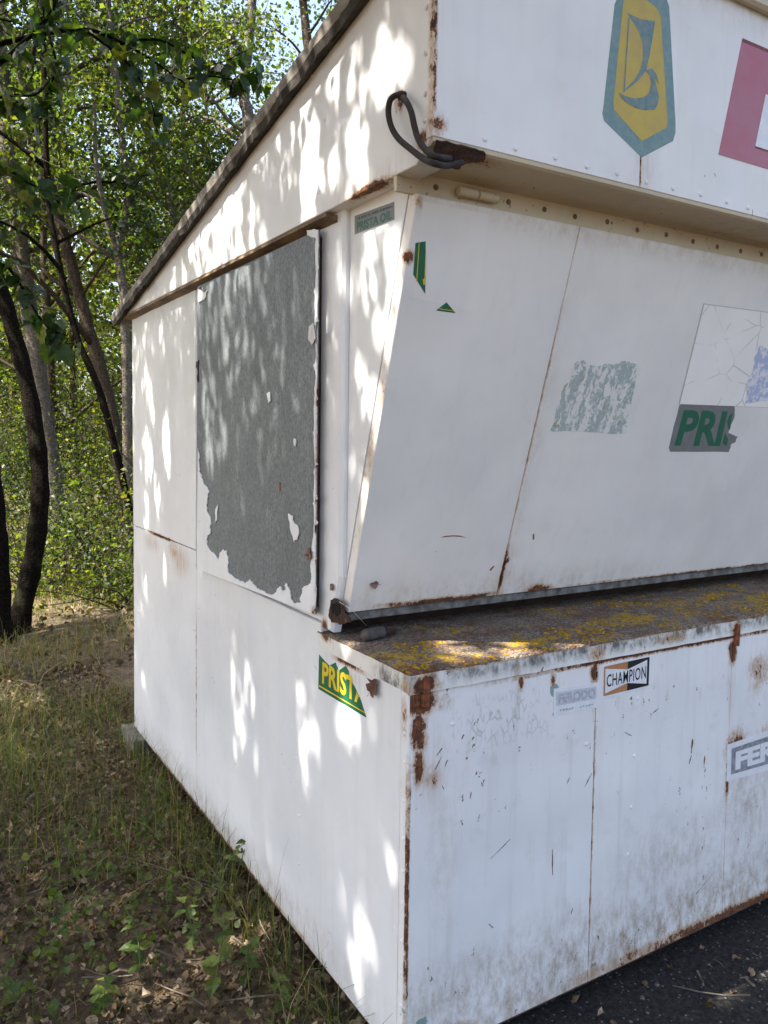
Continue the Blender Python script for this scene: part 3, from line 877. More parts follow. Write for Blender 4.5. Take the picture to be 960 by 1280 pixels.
rivets('rivets', [on_y(p, -0.0005) for p in ((797, 873), (793, 945), (789, 1009), (785, 1068), (733, 930), (566, 905))], (0, -1, 0), 0.0055, M_rivet, kiosk)
rivets('rivets', [on_x(p, -0.03) for p in ((406, 150), (420, 215), (398, 240), (390, 95))], (-1, 0, 0), 0.005, M_rivet, kiosk)
rivets('rivets', [(-0.0005, y, z) for y, z in ((0.05, 0.4), (0.6, 0.3), (0.6, 0.45), (0.62, 0.62), (1.0, 0.55), (1.55, 0.3), (1.55, 0.62), (1.55, 0.9), (1.61, 0.45), (1.61, 0.8), (2.5, 0.7))], (-1, 0, 0), 0.005, M_rivet, kiosk)

# ---- torn rusty corner under the fascia and the loop of cable
M_darkrust = plain('black_brown_rust', (0.020, 0.012, 0.009), 0.95, 0.5, 60, col2=(0.075, 0.030, 0.014), bump=0.9)
SOF_P, SOF_N = (0, -0.094, 2.2175), np.array((0, -0.09, -1)) / math.hypot(0.09, 1)
M_cable = None
torn = ragged([(546, 176), (560, 177), (585, 184), (606, 190), (607, 199), (600, 203), (592, 203), (580, 206), (574, 212), (560, 209), (541, 206), (530, 199), (540, 193)], 2.0, 2, 6)
plate('rust_hole', [on_plane(p, (0, FYF - 0.0045, 2.22), (0, -1, -0.9)) for p in torn], (0, -1, -0.9), 0.006, M_darkrust, kiosk, 0.0005)
M_cable = plain('black_cable', (0.010, 0.008, 0.007), 0.8, 0.5, 60, col2=(0.030, 0.014, 0.009))
pth = [on_x(p, -0.036 + dx) for p, dx in (((503, 121), 0.002), ((496, 119), -0.012), ((488, 125), -0.018), ((485.5, 140), -0.02), ((489, 158), -0.022), ((498, 173), -0.022), ((513, 186), -0.022), ((530, 199), -0.03), ((545, 205), -0.04))]
pth += [on_y((560, 207), -0.13), on_y((578, 203), -0.118)]
P = spline(pth, 60)
V, F = tube_geo(P, [0.0068] * 60, 10)
pth2 = [on_x(p, -0.036 + dx) for p, dx in (((502, 120), 0.003), ((508, 127), -0.012), ((514, 140), -0.016), ((518, 158), -0.018), ((523, 174), -0.02), ((533, 188), -0.024), ((546, 196), -0.03))] + [on_y((562, 198), -0.12)]
P = spline(pth2, 40)
V2, F2 = tube_geo(P, [0.0068] * 40, 10)
c_ = on_x((503.5, 120), -0.034)
V3, F3 = tube_geo([c_ + np.array((0.01, 0, 0)), c_ + np.array((-0.006, 0, 0)), c_ + np.array((-0.014, 0.001, 0.002))], [0.010, 0.011, 0.006], 8)
V, F = merge([(V, F), (V2, F2), (V3, F3)])
tag(obj('cable', V, F, M_cable, kiosk, smooth=True), 'loop of black cable hanging at the torn upper corner')

# ---- rusted latch hole and bolt tube at the counter's rear corner
hole = ragged([(413, 750), (419, 748), (426, 752), (428, 762), (434, 770), (438, 778), (424, 781), (414, 778), (411, 766)], 1.8, 2, 9)
plate('rust_hole', [on_x(p, -0.0015) for p in hole], (-1, 0, 0), 0.004, M_darkrust, kiosk, 0.0005)
plate('latch_hole', [on_x(p, -0.0035) for p in ragged([(414, 756), (420, 753), (425, 757), (425, 766), (420, 770), (415, 766)], 0.8, 2, 3)], (-1, 0, 0), 0.003, plain('black_hole', (0.003, 0.0025, 0.002), 1.0, 0.3), kiosk, 0.0003)
c0, c1 = on_z((437, 776), 1.062), on_z((478, 776), 1.062)
ax = np.array((1, 0.15, 0.0)); ax /= np.linalg.norm(ax)
c0 = np.array((0.045, 0.30, 1.062))
M_bolt = plain('dull_grey_bolt', (0.09, 0.08, 0.072), 0.7, 0.5, 40, col2=(0.035, 0.025, 0.02))
V, F = tube_geo([c0, c0 + ax * 0.006, c0 + ax * 0.062, c0 + ax * 0.068], [0.014, 0.017, 0.017, 0.015], 14)
V2, F2 = tube_geo([c0 + ax * 0.066, c0 + ax * 0.07, c0 + ax * 0.105, c0 + ax * 0.112], [0.010, 0.0125, 0.0125, 0.009], 14)
o_ = len(V)
obj('latch_bolt', V + V2, F + [tuple(i + o_ for i in f) for f in F2], [M_bolt, M_darkrust], kiosk, [0] * len(F) + [1] * len(F2), True)
V, F = tube_geo(spline([on_x((424, 752), -0.004), on_x((441, 764), -0.010), on_z((458, 782), 1.048)], 8), [0.0008] * 8, 5)
obj('cobweb_thread', V, F, plain('pale_thread', (0.6, 0.58, 0.5), 0.6, 0.1), kiosk)

# ---- scratches and gouges down to the rust on the counter front and the shutter
M_scr = plain('rusty_scratch', (0.11, 0.07, 0.05), 0.9, 0.5, 200, col2=(0.22, 0.13, 0.08))
for a_, b_, wd_ in (((690.5, 1062), (691, 1094), 1.7), ((866, 924), (864, 942), 2.4), ((864.5, 944), (861.5, 955), 1.8), ((881, 945), (880, 960), 1.6), ((613, 1074), (638, 1049), 0.5), ((740, 967), (731, 983), 1.3), ((712, 972), (709, 980), 1.3),
                    ((611, 1155), (617, 1160), 1.0), ((823, 886), (816, 892), 1.6), ((589, 990), (588, 998), 1.4), ((553, 982), (555, 987), 1.2), ((716, 1135), (714, 1143), 1.0), ((780, 915), (790, 920), 1.0),
                    ((870, 1118), (890, 1093), 0.5), ((546, 945), (553, 935), 1.6), ((544, 962), (552, 946), 1.4), ((560, 950), (556, 958), 1.5), ((580, 918), (577, 924), 1.6), ((593, 921), (590, 925), 1.8)):
    a_, b_ = np.array(a_, float), np.array(b_, float)
    e_ = (b_ - a_) / np.linalg.norm(b_ - a_)
    p_ = np.array((-e_[1], e_[0])) * wd_ * 0.5
    m_ = (a_ + b_) / 2
    pts = ragged([a_ + p_ * 0.4, m_ + p_, b_ + p_ * 0.3, b_ - p_ * 0.3, m_ - p_ * 0.7, a_ - p_ * 0.5], 0.5, 2, int(a_[0]))
    plate('scratch', [on_y(q_, -0.0009) for q_ in pts], (0, -1, 0), 0.0006, M_scr, kiosk, 0.0001)
M_scr2 = plain('orange_scratch', (0.30, 0.13, 0.045), 0.9, 0.5, 200, col2=(0.16, 0.06, 0.025))
for pts in ([(551, 672), (556, 670), (566, 669.2), (575, 669.5), (583, 672), (575, 671), (566, 670.6), (556, 671.6)], [(612, 712), (617, 707), (618, 708.5), (613, 714)], [(666, 668), (668, 667), (668, 674), (666, 675)]):
    plate('scratch', [on_plane(q_, np.array(SH_P) + SH_N * 0.0005, SH_N) for q_ in pts], SH_N, 0.0006, M_scr2, shutter, 0.0001)

# ================================================================== STICKERS AND PAINTED SIGNS
_ti = [0]


def text2d(s, bold=0.02, shear=0.0, spacing=1.0):
    """text as 2D triangles normalised to the unit square"""
    cu_ = bpy.data.curves.new('lettering', 'FONT')
    cu_.body = s
    cu_.offset = bold
    cu_.shear = shear
    cu_.space_character = spacing
    cu_.resolution_u = 3
    o = bpy.data.objects.new('lettering', cu_)
    COL.objects.link(o)
    bpy.context.view_layer.update()
    dg = bpy.context.evaluated_depsgraph_get()
    me = bpy.data.meshes.new_from_object(o.evaluated_get(dg))
    V = np.array([v.co[:2] for v in me.vertices])
    F = [tuple(p.vertices) for p in me.polygons]
    bpy.data.objects.remove(o)
    bpy.data.curves.remove(cu_)
    bpy.data.meshes.remove(me)
    V = (V - V.min(0)) / (V.max(0) - V.min(0))
    return V, F


def clip2d(V, F, lines):
    bm = bmesh.new()
    vs = [bm.verts.new((v[0], v[1], 0)) for v in V]
    for f in F:
        try:
            bm.faces.new([vs[i] for i in f])
        except ValueError:
            pass
    for (px, py), (nx_, ny_) in lines:
        bmesh.ops.bisect_plane(bm, geom=bm.verts[:] + bm.edges[:] + bm.faces[:], plane_co=(px, py, 0), plane_no=(nx_, ny_, 0), clear_outer=True)
    bm.verts.index_update()
    V = np.array([v.co[:2] for v in bm.verts]) if len(bm.verts) else np.zeros((0, 2))
    F = [tuple(v.index for v in f.verts) for f in bm.faces]
    bm.free()
    return V, F


def sticker(name, quad, plane, n, layers, parent, label=None, t=0.0006):
    """quad: pixel corners TL, TR, BR, BL put onto plane; layers: ('poly', uv points) or ('text', string, uv box, opts), material; each layer sits 0.3 mm prouder"""
    C = [np.array(plane(p)) for p in quad]
    n = np.array(n, float) / np.linalg.norm(n)

    def at(u, v, off):
        return (C[3] * (1 - u) + C[2] * u) * (1 - v) + (C[0] * (1 - u) + C[1] * u) * v + n * off

    V, F, fm, mats = [], [], [], []
    for li, (spec, mat) in enumerate(layers):
        off = t + 0.0003 * min(li, 5)
        if mat not in mats:
            mats.append(mat)
        mi = mats.index(mat)
        if spec[0] == 'poly':
            pts = spec[1]
            base = len(V)
            k = len(pts)
            V += [at(u, v, off) for u, v in pts] + [at(u, v, -0.0002) for u, v in pts]
            a3 = sum(np.cross(V[base + i], V[base + (i + 1) % k]) for i in range(k)) @ n
            fr = tuple(range(base, base + k))
            F.append(fr if a3 > 0 else fr[::-1])
            fm.append(mi)
            if li == 0:
                for i in range(k):
                    j = (i + 1) % k
                    F.append((base + i, base + j, base + j + k, base + i + k))
                    fm.append(mi)
        elif spec[0] == 'text':
            _, s, (u0_, v0_, u1_, v1_), kw = spec
            clip = kw.pop('clip', None) if kw else None
            T, TF = text2d(s, **(kw or {}))
            T = T * np.array((u1_ - u0_, v1_ - v0_)) + np.array((u0_, v0_))
            if clip:
                T, TF = clip2d(T, TF, clip)
            base = len(V)
            V += [at(u, v, off) for u, v in T]
            for f in TF:
                F.append(tuple(base + i for i in f))
                fm.append(mi)
    o = obj(name, V, F, mats, parent, fm)
    if label:
        tag(o, label)
    return o


def px_layer(px, plane, C):
    pass


def vinyl(name, col, rough=0.45, var=0.18, scale=30):
    return plain(name, col, rough, var, scale, bump=0.05)


V_green = vinyl('vinyl_green', (0.012, 0.13, 0.06))
V_yellow = vinyl('vinyl_yellow', (0.72, 0.52, 0.03))
V_grey = vinyl('vinyl_grey', (0.19, 0.195, 0.195))
V_dgreen = vinyl('vinyl_dark_green', (0.010, 0.125, 0.070))
V_dtext = vinyl('vinyl_dark_text', (0.03, 0.045, 0.045))
V_white = vinyl('vinyl_white', (0.74, 0.74, 0.75), var=0.1)
V_copper = vinyl('vinyl_copper', (0.46, 0.21, 0.09))
V_black = vinyl('vinyl_black', (0.010, 0.010, 0.012))
V_pale = vinyl('vinyl_pale_grey', (0.50, 0.50, 0.54), var=0.35, scale=60)
V_mid = vinyl('vinyl_mid_grey', (0.33, 0.33, 0.37), var=0.5, scale=45)
V_teal = plain('faded_teal_print', (0.13, 0.22, 0.22), 0.55, 0.2, 60, col2=(0.19, 0.27, 0.25), bump=0.05)
V_ochre = plain('faded_yellow_print', (0.50, 0.36, 0.045), 0.55, 0.2, 25, col2=(0.44, 0.31, 0.07), bump=0.05)
V_blue = plain('faded_blue_print', (0.10, 0.17, 0.20), 0.55, 0.2, 60, col2=(0.18, 0.24, 0.19), bump=0.05)
V_pink = plain('faded_red_sign', (0.40, 0.085, 0.115), 0.4, 0.2, 9, col2=(0.37, 0.12, 0.15), bump=0.05)
V_redframe = plain('dark_red_frame', (0.22, 0.05, 0.035), 0.6, 0.4, 60)

R4 = [(0, 0), (1, 0), (1, 1), (0, 1)]
sidep = lambda p: on_x(p, -0.0005)
cheekp = lambda p: on_x(p, 0.020)
frontp = lambda p: on_y(p, -0.0005)
shutp = lambda p: on_plane(p, SH_P, SH_N)
fascp = lambda p: on_y(p, FYF)


def rect(u0_, v0_, u1_, v1_): return [(u0_, v0_), (u1_, v0_), (u1_, v1_), (u0_, v1_)]


def to_uv(px, quad, plane):
    """pixel points to uv of the quad (solved on the plane)"""
    C = [np.array(plane(p)) for p in quad]
    U, Vv = C[2] - C[3], C[0] - C[3]
    A = np.stack([U, Vv], 1)
    return [tuple(np.linalg.lstsq(A, np.array(plane(p)) - C[3], rcond=None)[0]) for p in px]


def small_print(u0_, v0_, u1_, v1_, n, seed, mat):
    """a line of print too small to read: a row of worn strokes"""
    rr = random.Random(seed)
    w_ = (u1_ - u0_) / n
    out = []
    for i in range(n):
        if rr.random() < 0.14:
            continue
        a = u0_ + i * w_
        out.append((('poly', rect(a + w_ * 0.12, v0_ + rr.uniform(0, 0.02), a + w_ * rr.uniform(0.5, 0.85), v1_ - rr.uniform(0, 0.03))), mat))
    return [((sp[0], sp[1]), m_) for sp, m_ in out]


# grey oil sticker on the cheek
sticker('sticker', ((443.5, 270), (493, 252), (493, 274.5), (443.5, 293)), cheekp, (-1, 0, 0),
        [(('poly', R4), V_grey), (('text', 'PRISTA OIL', (0.06, 0.08, 0.95, 0.60), dict(bold=0.035)), V_dgreen),
         *small_print(0.05, 0.71, 0.95, 0.85, 26, 1, V_dtext)], kiosk, 'small grey sticker with green lettering on the cheek panel')
# green and yellow torn sticker below the counter on the side
q = ((399, 815), (475, 853), (475, 905.5), (398, 861))
T = to_uv([(399, 818), (406, 826), (412, 832), (420, 828), (424, 838), (433, 832), (437, 839), (437, 847), (444, 858), (452, 876), (458, 897), (398, 861)], q, sidep)
cl = to_uv([(440, 846), (458, 893)], q, sidep)
d_ = np.array(cl[1]) - np.array(cl[0])
clip = [(cl[0], (-d_[1], d_[0]))]
L1 = to_uv([(399, 856), (456, 890), (456.6, 891.6), (399, 858)], q, sidep)
sticker('sticker', q, sidep, (-1, 0, 0), [(('poly', T), V_green), (('poly', L1), V_yellow),
        (('text', 'PRISTA', (0.07, 0.21, 0.80, 0.80), dict(bold=0.03, clip=clip)), V_yellow)], kiosk, 'torn green sticker with yellow lettering under the counter edge')
# champion sticker
q = ((753, 832.5), (812.5, 819.5), (811, 860.5), (752, 875))
sticker('sticker', q, frontp, (0, -1, 0),
        [(('poly', R4), V_white), (('poly', [(0.03, 0.10), (0.52, 0.10), (0.52, 0.97), (0.03, 0.97)]), V_copper), (('poly', [(0.52, 0.10), (0.985, 0.10), (0.985, 0.97), (0.52, 0.97)]), V_black),
         (('poly', [(0.055, 0.17), (0.52, 0.33), (0.935, 0.17), (0.935, 0.90), (0.52, 0.74), (0.055, 0.90)]), V_white),
         (('text', 'CHAMPION', (0.085, 0.345, 0.915, 0.72), dict(bold=0.010, spacing=1.08)), V_black)], kiosk, 'white, copper and black bow-tie sticker on the counter front')
# faded sticker beside it
q = ((692, 861), (748, 853), (748, 884), (692, 895.5))
sticker('sticker', q, frontp, (0, -1, 0),
        [(('poly', R4), V_white), (('poly', rect(0.05, 0.36, 0.95, 0.86)), vinyl('vinyl_faint', (0.60, 0.60, 0.64), var=0.2, scale=70)), (('text', 'FERODO', (0.10, 0.42, 0.92, 0.80), dict(bold=0.05)), V_pale),
         *small_print(0.12, 0.13, 0.88, 0.22, 12, 2, V_pale)], kiosk, 'bleached white sticker with barely readable lettering')
# larger faded sticker to the right
q = ((909, 931), (1046, 884), (1042, 940), (908, 977))
sticker('sticker', q, frontp, (0, -1, 0),
        [(('poly', R4), V_white), (('poly', rect(0.035, 0.16, 0.965, 0.86)), V_mid), (('text', 'FERODO', (0.07, 0.24, 0.93, 0.74), dict(bold=0.05)), V_white)], kiosk, 'grey and white sticker with bold white lettering')
# torn grey sticker with green letters on the shutter
q = ((848, 504), (925, 507), (917, 565), (836, 564.5))
T = to_uv(ragged([(849, 507), (858, 504), (923, 507.5), (922, 520), (917, 530), (912, 541), (918, 544), (924, 546), (920, 553), (914, 556), (911, 565), (838, 564.5), (836, 560)], 0.8, 2, 4), q, shutp)
cl = to_uv([(921, 511), (909, 557)], q, shutp)
d_ = np.array(cl[1]) - np.array(cl[0])
clip = [(cl[0], (-d_[1], d_[0]))]
sticker('sticker', q, shutp, SH_N, [(('poly', T), V_grey), (('text', 'PRIS', (0.06, 0.12, 1.06, 0.88), dict(bold=0.035, shear=0.1, clip=clip)), V_dgreen)],
        shutter, 'torn grey sticker with dark green lettering on the shutter')
# white cracked poster above it
m, nt, bs = new_mat('cracked_white_poster')
ck = N(nt, 'TexVoronoi', {'Vector': coords(nt, (1, 1, 1.3)), 'Scale': 9.0}, feature='DISTANCE_TO_EDGE').outputs[0]
cm = math_(nt, 'MULTIPLY', maprange(nt, ck, 0.02, 0.006), maprange(nt, noise_(nt, coords(nt), 9, 2), 0.45, 0.6))
nt.links.new(mixc(nt, math_(nt, 'MULTIPLY', cm, 0.6), mixc(nt, maprange(nt, noise_(nt, coords(nt), 6, 3), 0.3, 0.7), (0.90, 0.86, 0.80), (0.86, 0.81, 0.76)), (0.32, 0.29, 0.26)), bs.inputs['Base Color'])
bs.inputs['Roughness'].default_value = 0.5
q = ((880, 380.5), (1060, 404), (1036, 512), (849.5, 505))
sticker('poster', q, shutp, SH_N, [(('poly', [(-0.006, -0.004), (1.005, -0.004), (1.005, 1.009), (-0.006, 1.009)]), vinyl('poster_edge', (0.52, 0.49, 0.46))), (('poly', R4), m)], shutter, 'white cracked poster on the shutter')
m, nt, bs = new_mat('blue_remains')
nz = noise_(nt, coords(nt), 42, 5, 0.7)
nt.links.new(mixc(nt, maprange(nt, nz, 0.45, 0.52), (0.74, 0.73, 0.74), (0.42, 0.47, 0.66)), bs.inputs['Base Color'])
T = to_uv(ragged([(950, 432), (975, 440), (1000, 470), (990, 503), (931, 504), (934, 480), (942, 462)], 3, 3, 5), q, shutp)
C = [on_plane(p, np.array(SH_P) + SH_N * 0.0018, SH_N) for p in ragged([(950, 432), (975, 440), (1000, 470), (990, 503), (931, 504), (934, 480), (942, 462)], 3, 3, 5)]
plate('sticker_remains', C, SH_N, 0.0006, m, shutter, 0.0001)
# peeled blue-grey sticker
m, nt, bs = new_mat('peeled_teal_sticker')
pos = coords(nt)
nz = math_(nt, 'ADD', noise_(nt, coords(nt, (1, 1, 0.8)), 52, 6, 0.72, 1.2), math_(nt, 'MULTIPLY', math_(nt, 'SUBTRACT', noise_(nt, coords(nt, (48, 48, 4)), 1.0, 4), 0.5), 0.75))
tq = mixc(nt, maprange(nt, noise_(nt, pos, 70, 4), 0.3, 0.7), (0.33, 0.40, 0.385), (0.43, 0.47, 0.44))
tq = mixc(nt, maprange(nt, noise_(nt, pos, 25, 4), 0.60, 0.72), tq, (0.36, 0.33, 0.22))
nt.links.new(mixc(nt, maprange(nt, nz, 0.47, 0.54), tq, (0.74, 0.71, 0.67)), bs.inputs['Base Color'])
bs.inputs['Roughness'].default_value = 0.6
bp_ = N(nt, 'Bump', {'Strength': 0.5, 'Distance': 0.002, 'Height': maprange(nt, nz, 0.52, 0.495)})
nt.links.new(bp_.outputs[0], bs.inputs['Normal'])
T = ragged([(721, 452), (729, 450), (738, 456), (752, 457), (770, 455), (785, 452), (800, 458), (799, 468), (794, 480), (791, 495), (790, 512), (785, 528), (783, 541), (735, 540), (700, 539), (688, 538), (694, 520), (700, 505), (702, 490), (713, 475), (716, 460)], 2.0, 2, 12)
plate('sticker_remains', [on_plane(p, np.array(SH_P) + SH_N * 0.0008, SH_N) for p in T], SH_N, 0.0012, m, shutter, 0.0001)
# green remnants of a big sticker at the shutter's upper corner, with its pale ghost
plate('sticker_ghost', [on_plane(p, np.array(SH_P) + SH_N * 0.0003, SH_N) for p in ((529, 252), (611, 268), (596, 392), (516, 372))], SH_N, 0.0006,
      paint('sticker_ghost_white', base=(0.825, 0.785, 0.735), specks=0.25, dirt=0.15), shutter, 0.0001)
q = ((519, 302), (536, 312), (536, 366), (516, 345))
T = to_uv([(519.5, 304), (534.5, 312), (531, 366), (516.5, 343)], q, shutp)
Y1 = to_uv([(524, 306.5), (525, 307), (521, 352), (520, 350.5)], q, shutp)
Y2 = to_uv([(534.5, 316), (534.5, 320), (532, 356), (529, 357), (528, 350), (530.5, 350)], q, shutp)
sticker('sticker_remains', q, shutp, SH_N, [(('poly', T), V_green), (('poly', Y1), V_yellow), (('poly', Y2), V_yellow)], shutter, 'green sliver of a torn sticker', t=0.0012)
q = ((545, 378), (569, 378), (569, 391), (545, 391))
sticker('sticker_remains', q, shutp, SH_N, [(('poly', to_uv([(545, 388), (558, 378), (569, 391)], q, shutp)), V_green), (('poly', to_uv([(548.5, 386.2), (549.5, 385.4), (566, 388), (567, 389)], q, shutp)), V_yellow)], shutter, 'small green triangle left of a torn sticker', t=0.0012)
# shield emblem on the fascia
q = ((750, -60), (848, -60), (848, 200), (750, 200))
tu = lambda P: to_uv(P, q, fascp)
outer = tu([(754.5, 131), (753, 142), (755, 151), (802, 197), (841, 178), (844.5, 168), (844.5, 156), (837.5, 20), (834, 10), (822, 1), (806, -8), (786, -9), (773, -2), (768.5, 8)])
inner = tu([(766.5, 128), (767, 138), (802, 177.5), (833, 162), (834.5, 155), (826.5, 30), (822, 20), (808, 8), (786, 1), (780, 5), (778.5, 12)])
sail = tu([(783.5, 20.5), (800, 30), (819.5, 35), (816, 55), (812, 75), (808, 92), (798, 104), (778, 118), (782, 113), (793, 103), (800, 92), (804, 77), (803.5, 60), (799, 46), (791, 32)])
mast = tu([(785.5, 27), (787, 27), (780.5, 116), (779, 116)])
hull = tu([(773, 117), (781, 122), (792, 125.5), (804, 125), (812, 119), (814.5, 108), (812, 98), (807, 93), (814, 91), (820, 97), (824, 111), (818, 101), (820, 112), (823.5, 126), (822, 134), (818, 140), (806, 140), (795, 137), (783, 130), (776, 123)])
sticker('emblem', q, fascp, (0, -1, 0), [(('poly', outer), V_teal), (('poly', inner), V_ochre), (('poly', sail), V_blue), (('poly', mast), V_blue), (('poly', hull), V_blue)], kiosk, 'yellow shield emblem with a blue sailing ship')
# red sign, partly outside the picture
a, b_ = on_y((928, 48), FYF), on_y((898, 193), FYF)
dx = a[0] - b_[0]
Z0, Z1, X0 = b_[2], a[2], b_[0]


def sgn(u, v):       # slanted frame of the letter block
    return np.array((X0 + dx * v + 0.36 * u, FYF, Z0 + (Z1 - Z0) * v))


nrm = np.array((0, -1, 0))
V, F, fm = [], [], []
for pts, mi, off in (([(0, 0), (1, 0), (1, 1), (0, 1)], 0, 0.0010), ([(0.0, 0.972), (1, 0.972), (1, 1.0), (0.0, 1.0)], 1, 0.0014), ([(0.40, 0.16), (0.62, 0.16), (0.62, 0.62), (0.40, 0.62)], 2, 0.0014),
                     ([(0.40, 0.145), (0.62, 0.145), (0.62, 0.16), (0.40, 0.16)], 1, 0.0016)):
    base = len(V)
    V += [sgn(u, v) + nrm * off for u, v in pts]
    F.append(tuple(range(base, base + 4))); fm.append(mi)
    V += [sgn(u, v) - nrm * 0.0002 for u, v in pts]
    for i in range(4):
        j = (i + 1) % 4
        F.append((base + i, base + 4 + i, base + 4 + j, base + j)); fm.append(mi)
tag(obj('painted_sign', V, F, [V_pink, V_redframe, V_white], kiosk, fm), 'faded red sign block with a white field on the fascia')

# ================================================================== LEAF AND PLANT HELPERS
LEAF = np.array([(0, 0, 0), (-0.34, 0.42, 0.10), (0, 1.0, 0.02), (0.34, 0.42, 0.10)])
LEAF_F = np.array([(0, 2, 1), (0, 3, 2)])
BROAD = np.array([(0, 0, 0), (-0.30, 0.10, 0.05), (-0.46, 0.42, 0.10), (-0.22, 0.74, 0.05), (0, 1.0, -0.06), (0.22, 0.74, 0.05), (0.46, 0.42, 0.10), (0.30, 0.10, 0.05), (0, 0.5, 0.0)])
BROAD_F = np.array([(8, 1, 0), (8, 2, 1), (8, 3, 2), (8, 4, 3), (8, 5, 4), (8, 6, 5), (8, 7, 6), (8, 0, 7)])


def rand_rot(n, rng, flat=0.0):
    """random rotation matrices; flat > 0 keeps leaf blades closer to horizontal"""
    q = rng.normal(size=(n, 4))
    if flat > 0:
        q[:, 1:3] *= (1 - flat)
    q /= np.linalg.norm(q, axis=1)[:, None]
    w_, x, y, z = q.T
    R = np.empty((n, 3, 3))
    R[:, 0, 0] = 1 - 2 * (y * y + z * z); R[:, 0, 1] = 2 * (x * y - z * w_); R[:, 0, 2] = 2 * (x * z + y * w_)
    R[:, 1, 0] = 2 * (x * y + z * w_); R[:, 1, 1] = 1 - 2 * (x * x + z * z); R[:, 1, 2] = 2 * (y * z - x * w_)
    R[:, 2, 0] = 2 * (x * z - y * w_); R[:, 2, 1] = 2 * (y * z + x * w_); R[:, 2, 2] = 1 - 2 * (x * x + y * y)
    return R


def leaf_cloud(P, size, rng, tmpl=LEAF, tf=LEAF_F, flat=0.3, rnd=None, R=None, curl=0.0):
    n = len(P)
    R = rand_rot(n, rng, flat) if R is None else R
    T = np.repeat(tmpl[None], n, 0) * size[:, None, None]
    if curl:
        T[:, :, 2] += curl * size[:, None] * rng.uniform(-1, 1, (n, 1)) * (tmpl[None, :, 1] ** 2) + curl * 0.6 * size[:, None] * rng.normal(size=(n, len(tmpl)))
    V = np.einsum('nij,nkj->nki', R, T) + P[:, None, :]
    k = len(tmpl)
    F = (tf[None] + (np.arange(n) * k)[:, None, None]).reshape(-1, 3)
    r = rng.uniform(0, 1, n) if rnd is None else rnd
    return V.reshape(-1, 3), F, np.repeat(r, k)


M_leaf = foliage('green_leaves', [(0.0, (0.018, 0.032, 0.009)), (0.5, (0.045, 0.076, 0.015)), (0.85, (0.080, 0.112, 0.020)), (1.0, (0.14, 0.13, 0.028))], 0.55)
M_leaf2 = foliage('light_green_leaves', [(0.0, (0.028, 0.040, 0.010)), (0.55, (0.075, 0.105, 0.020)), (0.9, (0.12, 0.14, 0.028)), (1.0, (0.16, 0.12, 0.04))], 0.55)
M_leafd = foliage('dark_green_leaves', [(0.0, (0.010, 0.024, 0.008)), (0.7, (0.024, 0.050, 0.012)), (1.0, (0.055, 0.08, 0.016))], 0.42)
M_weed = foliage('weed_leaves', [(0.0, (0.055, 0.095, 0.018)), (0.6, (0.095, 0.145, 0.026)), (1.0, (0.16, 0.18, 0.04))], 0.4)
M_litter = foliage('dry_leaves', [(0.0, (0.06, 0.040, 0.026)), (0.40, (0.155, 0.10, 0.062)), (0.75, (0.28, 0.195, 0.125)), (0.93, (0.42, 0.325, 0.24)), (1.0, (0.33, 0.17, 0.035))], 0.12, 0.8, 0.15)
M_grass = foliage('grass', [(0.0, (0.050, 0.085, 0.016)), (0.45, (0.105, 0.150, 0.028)), (0.62, (0.18, 0.165, 0.055)), (1.0, (0.38, 0.29, 0.15))], 0.3, 0.6)


def bark(name, a, b, sc=30):
    m, nt, bs = new_mat(name)
    pos = coords(nt, (1, 1, 2.0))
    n1 = noise_(nt, pos, sc, 6, 0.7)
    n2 = noise_(nt, coords(nt, (1, 1, 0.25)), sc * 1.4, 4, 0.65)
    c = mixc(nt, maprange(nt, n1, 0.35, 0.68), a, b)
    c = mixc(nt, maprange(nt, n2, 0.55, 0.70), c, tuple(x * 0.35 for x in a))
    c = mixc(nt, maprange(nt, noise_(nt, coords(nt), 5, 3), 0.58, 0.75, 0, 0.5), c, (0.055, 0.062, 0.028))
    nt.links.new(c, bs.inputs['Base Color'])
    bs.inputs['Roughness'].default_value = 1.0
    bs.inputs['Specular IOR Level'].default_value = 0.05
    bb = N(nt, 'Bump', {'Strength': 1.0, 'Distance': 0.05, 'Height': math_(nt, 'ADD', n1, n2)})
    nt.links.new(bb.outputs[0], bs.inputs['Normal'])
    return m


B_pale = bark('pale_bark', (0.13, 0.11, 0.088), (0.27, 0.24, 0.195), 28)
B_dark = bark('dark_bark', (0.008, 0.006, 0.0045), (0.026, 0.020, 0.014), 40)
B_mid = bark('brown_bark', (0.060, 0.046, 0.034), (0.135, 0.106, 0.077), 30)


def limb(a, b, r0_, r1_, rng, sag=0.12, n=7, ns=6):
    a, b = np.array(a, float), np.array(b, float)
    L = np.linalg.norm(b - a)
    off = rng.normal(size=3) * sag * L
    off2 = rng.normal(size=3) * sag * 0.5 * L
    pts = []
    for i in range(n):
        t = i / (n - 1)
        pts.append(a + (b - a) * t + off * math.sin(math.pi * t) * 0.5 + off2 * math.sin(2 * math.pi * t) * 0.5 + np.array((0, 0, 0.10 * L * math.sin(math.pi * t))))
    return pts, [r0_ + (r1_ - r0_) * (i / (n - 1)) for i in range(n)], ns


def clear_limb(cull, a, b, r0_, r1_, rng, sag=0.12, n=7, ns=6):
    best = None
    for k_ in range(1 if cull is None else 40):
        pts, rd, ns = limb(a, b, r0_, r1_, rng, sag * (1 + 0.05 * k_), n, ns)
        if cull is None:
            return pts, rd, ns
        P = np.array(spline(pts, 40))
        bad = (~cull(P, 0.02)).sum()
        if best is None or bad < best[0]:
            best = (bad, (pts, rd, ns))
        if bad == 0:
            break
    return best[1]


